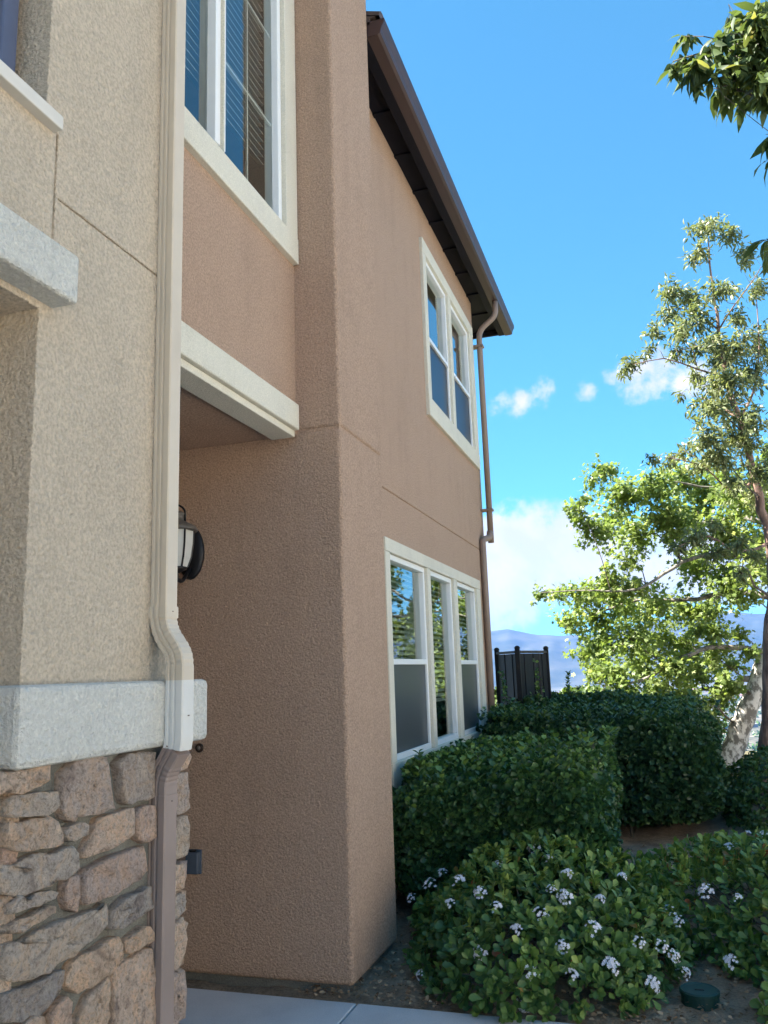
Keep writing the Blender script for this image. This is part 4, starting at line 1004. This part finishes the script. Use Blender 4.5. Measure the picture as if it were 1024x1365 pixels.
tree('sycamore_tree', 'broad leaved sunlit tree with white mottled leaning trunk on the slope', syc_l, cl_list(SY, 1.2, syc_c, 1, 1.0), T_PALM, (.05, .095), 1, M['leaf_syc'], M['bark_white'], M['bark_twig'], 201, droop=.35, aspect=1.0, subs=9, lm=M['bark_limb'])
EY = 10.4
eu_l = [limb(EY, (1017,1075,.092), (1019,1020,.082), (1024,940,.074), (1028,850,.069), (1031,780,.066), (1025,715,.060), (1008,645,.048), (989,575,.040), (969,505,.030), (958,435,.021), (949,375,.014), (944,318,.006)),
        limb(EY, (1004,640,.018), (985,655,.014,-.1), (965,648,.011,-.2), (935,620,.007,-.3), (885,610,.004,-.4)),
        limb(EY, (985,560,.016), (960,540,.012,.2), (935,530,.008,.3)),
        limb(EY, (968,503,.014), (930,492,.010,-.2), (885,478,.007,-.4), (845,486,.004,-.5)),
        limb(EY, (958,440,.013), (930,420,.009,.2), (895,408,.006,.3), (875,425,.003,.3)),
        limb(EY, (985,560,.018), (1005,520,.014,.2), (1012,460,.009,.3), (1008,390,.005,.4)),
        limb(EY, (958,440,.012), (980,405,.008,-.2), (1005,372,.006,-.3), (1015,355,.003,-.3)),
        limb(EY, (1026,725,.022), (985,735,.015,-.5), (945,715,.010,-.9), (905,728,.005,-1.1))]
eu_c = [(942,305,20),(972,312,15),(922,343,10),(935,330,12),(990,345,15),(955,380,18),(895,390,17),(915,400,18),(888,418,15),(925,428,22),(871,440,11),(910,440,15),(1012,382,16),(982,418,14),
 (838,486,14),(862,470,9),(895,470,12),(922,470,14),(949,452,18),(960,472,20),(984,458,18),(1014,456,20),(908,525,6),(930,498,11),(955,505,22),(982,506,20),(1008,498,20),(945,540,20),(972,546,20),(1002,556,20),
 (942,574,20),(969,584,20),(1002,590,20),(916,600,13),(962,608,20),(935,617,16),(868,610,9),(888,613,11),(1008,624,18),(1000,660,15),(975,640,14),
 (905,730,13),(930,716,16),(955,736,17),(984,726,15),(985,762,12),(948,700,12),(1010,742,12),
 (1050,480,22),(1060,560,22),(1045,420,18),(1055,640,20)]
eu_cl = cl_list(EY, .7, eu_c, 1, 1.0)
for i in range(len(eu_cl)-11, len(eu_cl)-4):
    u, v, q = eu_c[i]; eu_cl[i] = (px3(u, v, EY-1.0), q*9.4/FPX, int(q*q*.6))
tree('slender_tree', 'slender reddish trunk tree with narrow grey-green leaves standing by the hedge', eu_l, eu_cl, T_LANCE, (.055, .10), 1, M['leaf_eu'], M['bark_brown'], M['bark_twig'], 202, droop=.3, aspect=.62, subs=8)
NY = 4.7
nb = [[(1.95, 5.0, -.05, .11), (1.93, 5.0, 1.5, .095), (1.86, 4.95, 3.2, .075), (1.78, 4.85, 4.6, .05), (1.7, 4.8, 5.6, .02)],
      [(1.88, 4.95, 3.0, .03), (1.2, 4.8, 4.1, .02), (*px3(1018, 72, NY), .012), (*px3(975, 62, NY), .008), (*px3(930, 72, NY), .005), (*px3(897, 82, NY), .003)],
      [(*px3(1010, 70, NY), .008), (*px3(985, 105, NY-.1), .005), (*px3(955, 118, NY-.2), .003)],
      [(1.87, 4.95, 3.3, .02), (1.3, 4.8, 3.3, .012), (*px3(1040, 330, NY), .006), (*px3(1024, 318, NY), .003)],
      [(1.86, 4.95, 3.5, .02), (1.3, 4.8, 3.8, .012), (*px3(1045, 190, NY), .005), (*px3(1028, 182, NY), .003)]]
nc = [(909,48,8),(893,86,8),(916,74,13),(934,82,14),(952,98,13),(952,118,8),(972,124,9),(958,45,14),(972,66,20),(990,76,20),(1000,28,20),(1012,62,22),(1015,104,20),(992,110,16),(1010,126,9),(1022,12,20),(975,20,8),
      (1024,178,8),(1026,212,7),(1022,318,7),(1024,335,7),(985,50,16),(940,60,10),(925,95,8),(1005,90,18),(985,128,9),(1050,60,26),(1080,20,28),(1090,100,24),(1060,190,20),(1070,330,20),(1100,260,24)]
nc_l = []
for u, v, q in nc: yy = NY + rr.uniform(-.25, .25); nc_l.append((px3(u, v, yy), q*yy/FPX*1.1, max(5, int(.20*q*q))))
tree('overhanging_tree', 'overhanging tree branch with long dark drooping leaves against the open sky', nb, nc_l, T_LANCE, (.10, .16), 1, M['leaf_near'], M['bark_twig'], M['bark_twig'], 203, droop=.9, aspect=.62, singles=290, subs=4)
# ------------------------------------------------------------------ drive and house added out of view at right to bounce sunlight
dv = empty('bounce_driveway', (6, 0, 0)); props(dv, kind='structure')
for i in range(3):
    for j in range(11):
        x0, y0 = 3.05 + i*2.2, -20 + j*3.0; box('slab', M['concrete'], dv, x0+.006, x0+2.194, y0+.006, y0+2.994, -.1, .006)
nh = empty('bounce_house', (14, -3, 0), 'unseen pale stucco townhouse added to bounce sunlight onto the shaded walls', 'house')
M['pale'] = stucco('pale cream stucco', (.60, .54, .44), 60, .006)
nbw = MB(); gar = [(-13.2, -8.4), (-6.4, -1.6), (.6, 5.4)]; win = [(-12.3, -9.4), (-5.5, -2.5), (1.5, 4.5)]
panel(nbw, 'x', 10.2, -15, 8, 0, 6.1, [(a, b, 0, 2.4, .25, False) for a, b in gar] + [(a, b, 3.7, 5.1, .10, False) for a, b in win], -1)
nbw.add([(10.2, -15, 0), (18, -15, 0), (18, -15, 6.1), (10.2, -15, 6.1)], [(0, 1, 2, 3)]); nbw.add([(10.2, 8, 0), (18, 8, 0), (18, 8, 6.1), (10.2, 8, 6.1)], [(0, 1, 2, 3)])
nbw.build('wall', M['pale'], nh, .01, weld=True)
for a, b in gar:
    for k in range(4): box('door_panel', M['sillmetal'], nh, 10.42, 10.45, a, b, .02+k*.595, .60+k*.595, .008)
for a, b in win:
    t = MB().box(10.155, 10.22, a-.12, b+.12, 3.55, 3.70).box(10.16, 10.22, a-.12, b+.12, 5.1, 5.22).box(10.165, 10.22, a-.12, a, 3.7, 5.1).box(10.165, 10.22, b, b+.12, 3.7, 5.1).build('window', M['trim'], nh, .005)
    box('frame', M['vinyl'], t, 10.23, 10.27, (a+b)/2-.03, (a+b)/2+.03, 3.7, 5.1); box('pane', M['glass'], t, 10.25, 10.253, a, b, 3.7, 5.1); box('room', M['room'], t, 10.29, 10.30, a-.05, b+.05, 3.66, 5.14)
rf = MB(); prof = [(9.6, 6.0), (9.6, 6.1), (14, 7.6), (18.4, 6.1), (18.4, 6.0)]; v = [(x, y, z) for y in (-15.4, 8.4) for x, z in prof]; n = 5
rf.add(v, [tuple(range(n)), tuple(range(2*n-1, n-1, -1))] + [(k, (k+1) % n, n+(k+1) % n, n+k) for k in range(n)]); rf.build('roof', M['tile'], nh)

# ------------------------------------------------------------------ the valley: houses and trees far below
M['farwall'] = [paint('far wall %s' % n, c, .9, .05, .2) for n, c in (('white', (.40, .385, .36)), ('tan', (.27, .22, .17)), ('grey', (.21, .21, .205)))]
M['farroof'] = [paint('far roof %s' % n, c, .9, .1, .3) for n, c in (('red', (.26, .12, .08)), ('brown', (.16, .12, .10)), ('grey', (.22, .22, .22)))]
def far_house_meshes(w, d, h):
    a = MB().box(-w/2, w/2, -d/2, d/2, -3, h); e = .6; r = MB()
    r.add([(-w/2-e, -d/2-e, h), (w/2+e, -d/2-e, h), (w/2+e, d/2+e, h), (-w/2-e, d/2+e, h), (-w/4, 0, h+3), (w/4, 0, h+3)], [(0, 1, 5, 4), (1, 2, 5), (2, 3, 4, 5), (3, 0, 4), (3, 2, 1, 0)])
    win = MB()
    for k in range(4): x = -w/2 + w*(k+.5)/4; win.box(x-.7, x+.7, -d/2-.06, -d/2+.02, 1.2, 2.7)
    out = []
    for nm, b in (('wall', a), ('roof', r), ('window', win)):
        me = bpy.data.meshes.new(nm); me.from_pydata(b.v, [], b.f); out.append(me)
    return out
r4 = np.random.default_rng(44)
kinds = []
for k, (wn, rn_) in enumerate((('white', 'red'), ('tan', 'brown'), ('grey', 'grey'))):
    ms = far_house_meshes(*((15, 11, 6), (18, 12, 6.5), (22, 12, 5))[k]); ms[0].materials.append(M['farwall'][k]); ms[1].materials.append(M['farroof'][k]); ms[2].materials.append(M['room'])
    kinds.append((ms, '%s house with %s roof far down in the valley' % (wn, rn_), '%s valley houses' % wn))
cnt = 0
while cnt < 70:
    az = r4.uniform(-.20, .10); rr_ = r4.uniform(750, 3300); x, y = rr_*math.sin(az), rr_*math.cos(az)
    z = float(terrain_z(np.array([x]), np.array([y]))[0]); ms, lab, grp = kinds[int(r4.integers(3))]
    o = empty('valley_house', (x, y, z), lab, 'house', grp); o.rotation_euler.z = r4.uniform(-.6, .6)
    for nm, me in zip(('wall', 'roof', 'window'), ms):
        c_ = bpy.data.objects.new(nm, me); col.objects.link(c_); c_.parent = o
    cnt += 1
r5 = np.random.default_rng(45); n = 1500
az = r5.uniform(-.22, .12, n); rr_ = 400*(3300/400)**r5.uniform(0, 1, n); X = rr_*np.sin(az); Y = rr_*np.cos(az); Z = terrain_z(X, Y)
P = []; S = []
for i in range(n):
    k = 14; hh = r5.uniform(3, 8); q = rand_unit(r5, k)*hh*.45; P.append(np.array([X[i], Y[i], Z[i] + hh*.5]) + q); S.append(np.full(k, hh*.7))
P = np.concatenate(P); S = np.concatenate(S); k = len(P)
o = leaves('valley_trees', M['leaf_hedge'], None, T_OVAL, P, rand_unit(r5, k), rand_unit(r5, k), S, r5.uniform(.2, 1, k)); props(o, 'dark scattered tree clumps among the far valley houses', 'trees')

# ------------------------------------------------------------------ the air
ZMAX = max(v.co.z for v in bpy.data.objects['ground'].data.vertices)
hz = MB().box(-9300, 9300, -9300, 9300, -120, ZMAX + 25).build('haze', M['core'], None); hz.data.materials.clear()
mh = bpy.data.materials.new('haze'); mh.use_nodes = True; nt = mh.node_tree; nt.nodes.clear()
pv = N(nt, 'ShaderNodeVolumePrincipled'); pv.inputs['Color'].default_value = (.15, .36, .88, 1); pv.inputs['Density'].default_value = 0.00008; pv.inputs['Anisotropy'].default_value = .0
oo = N(nt, 'ShaderNodeOutputMaterial'); L(nt, pv.outputs[0], oo.inputs['Volume']); hz.data.materials.append(mh); props(hz, 'thin blue haze filling the air over the valley', 'haze', kind='stuff')
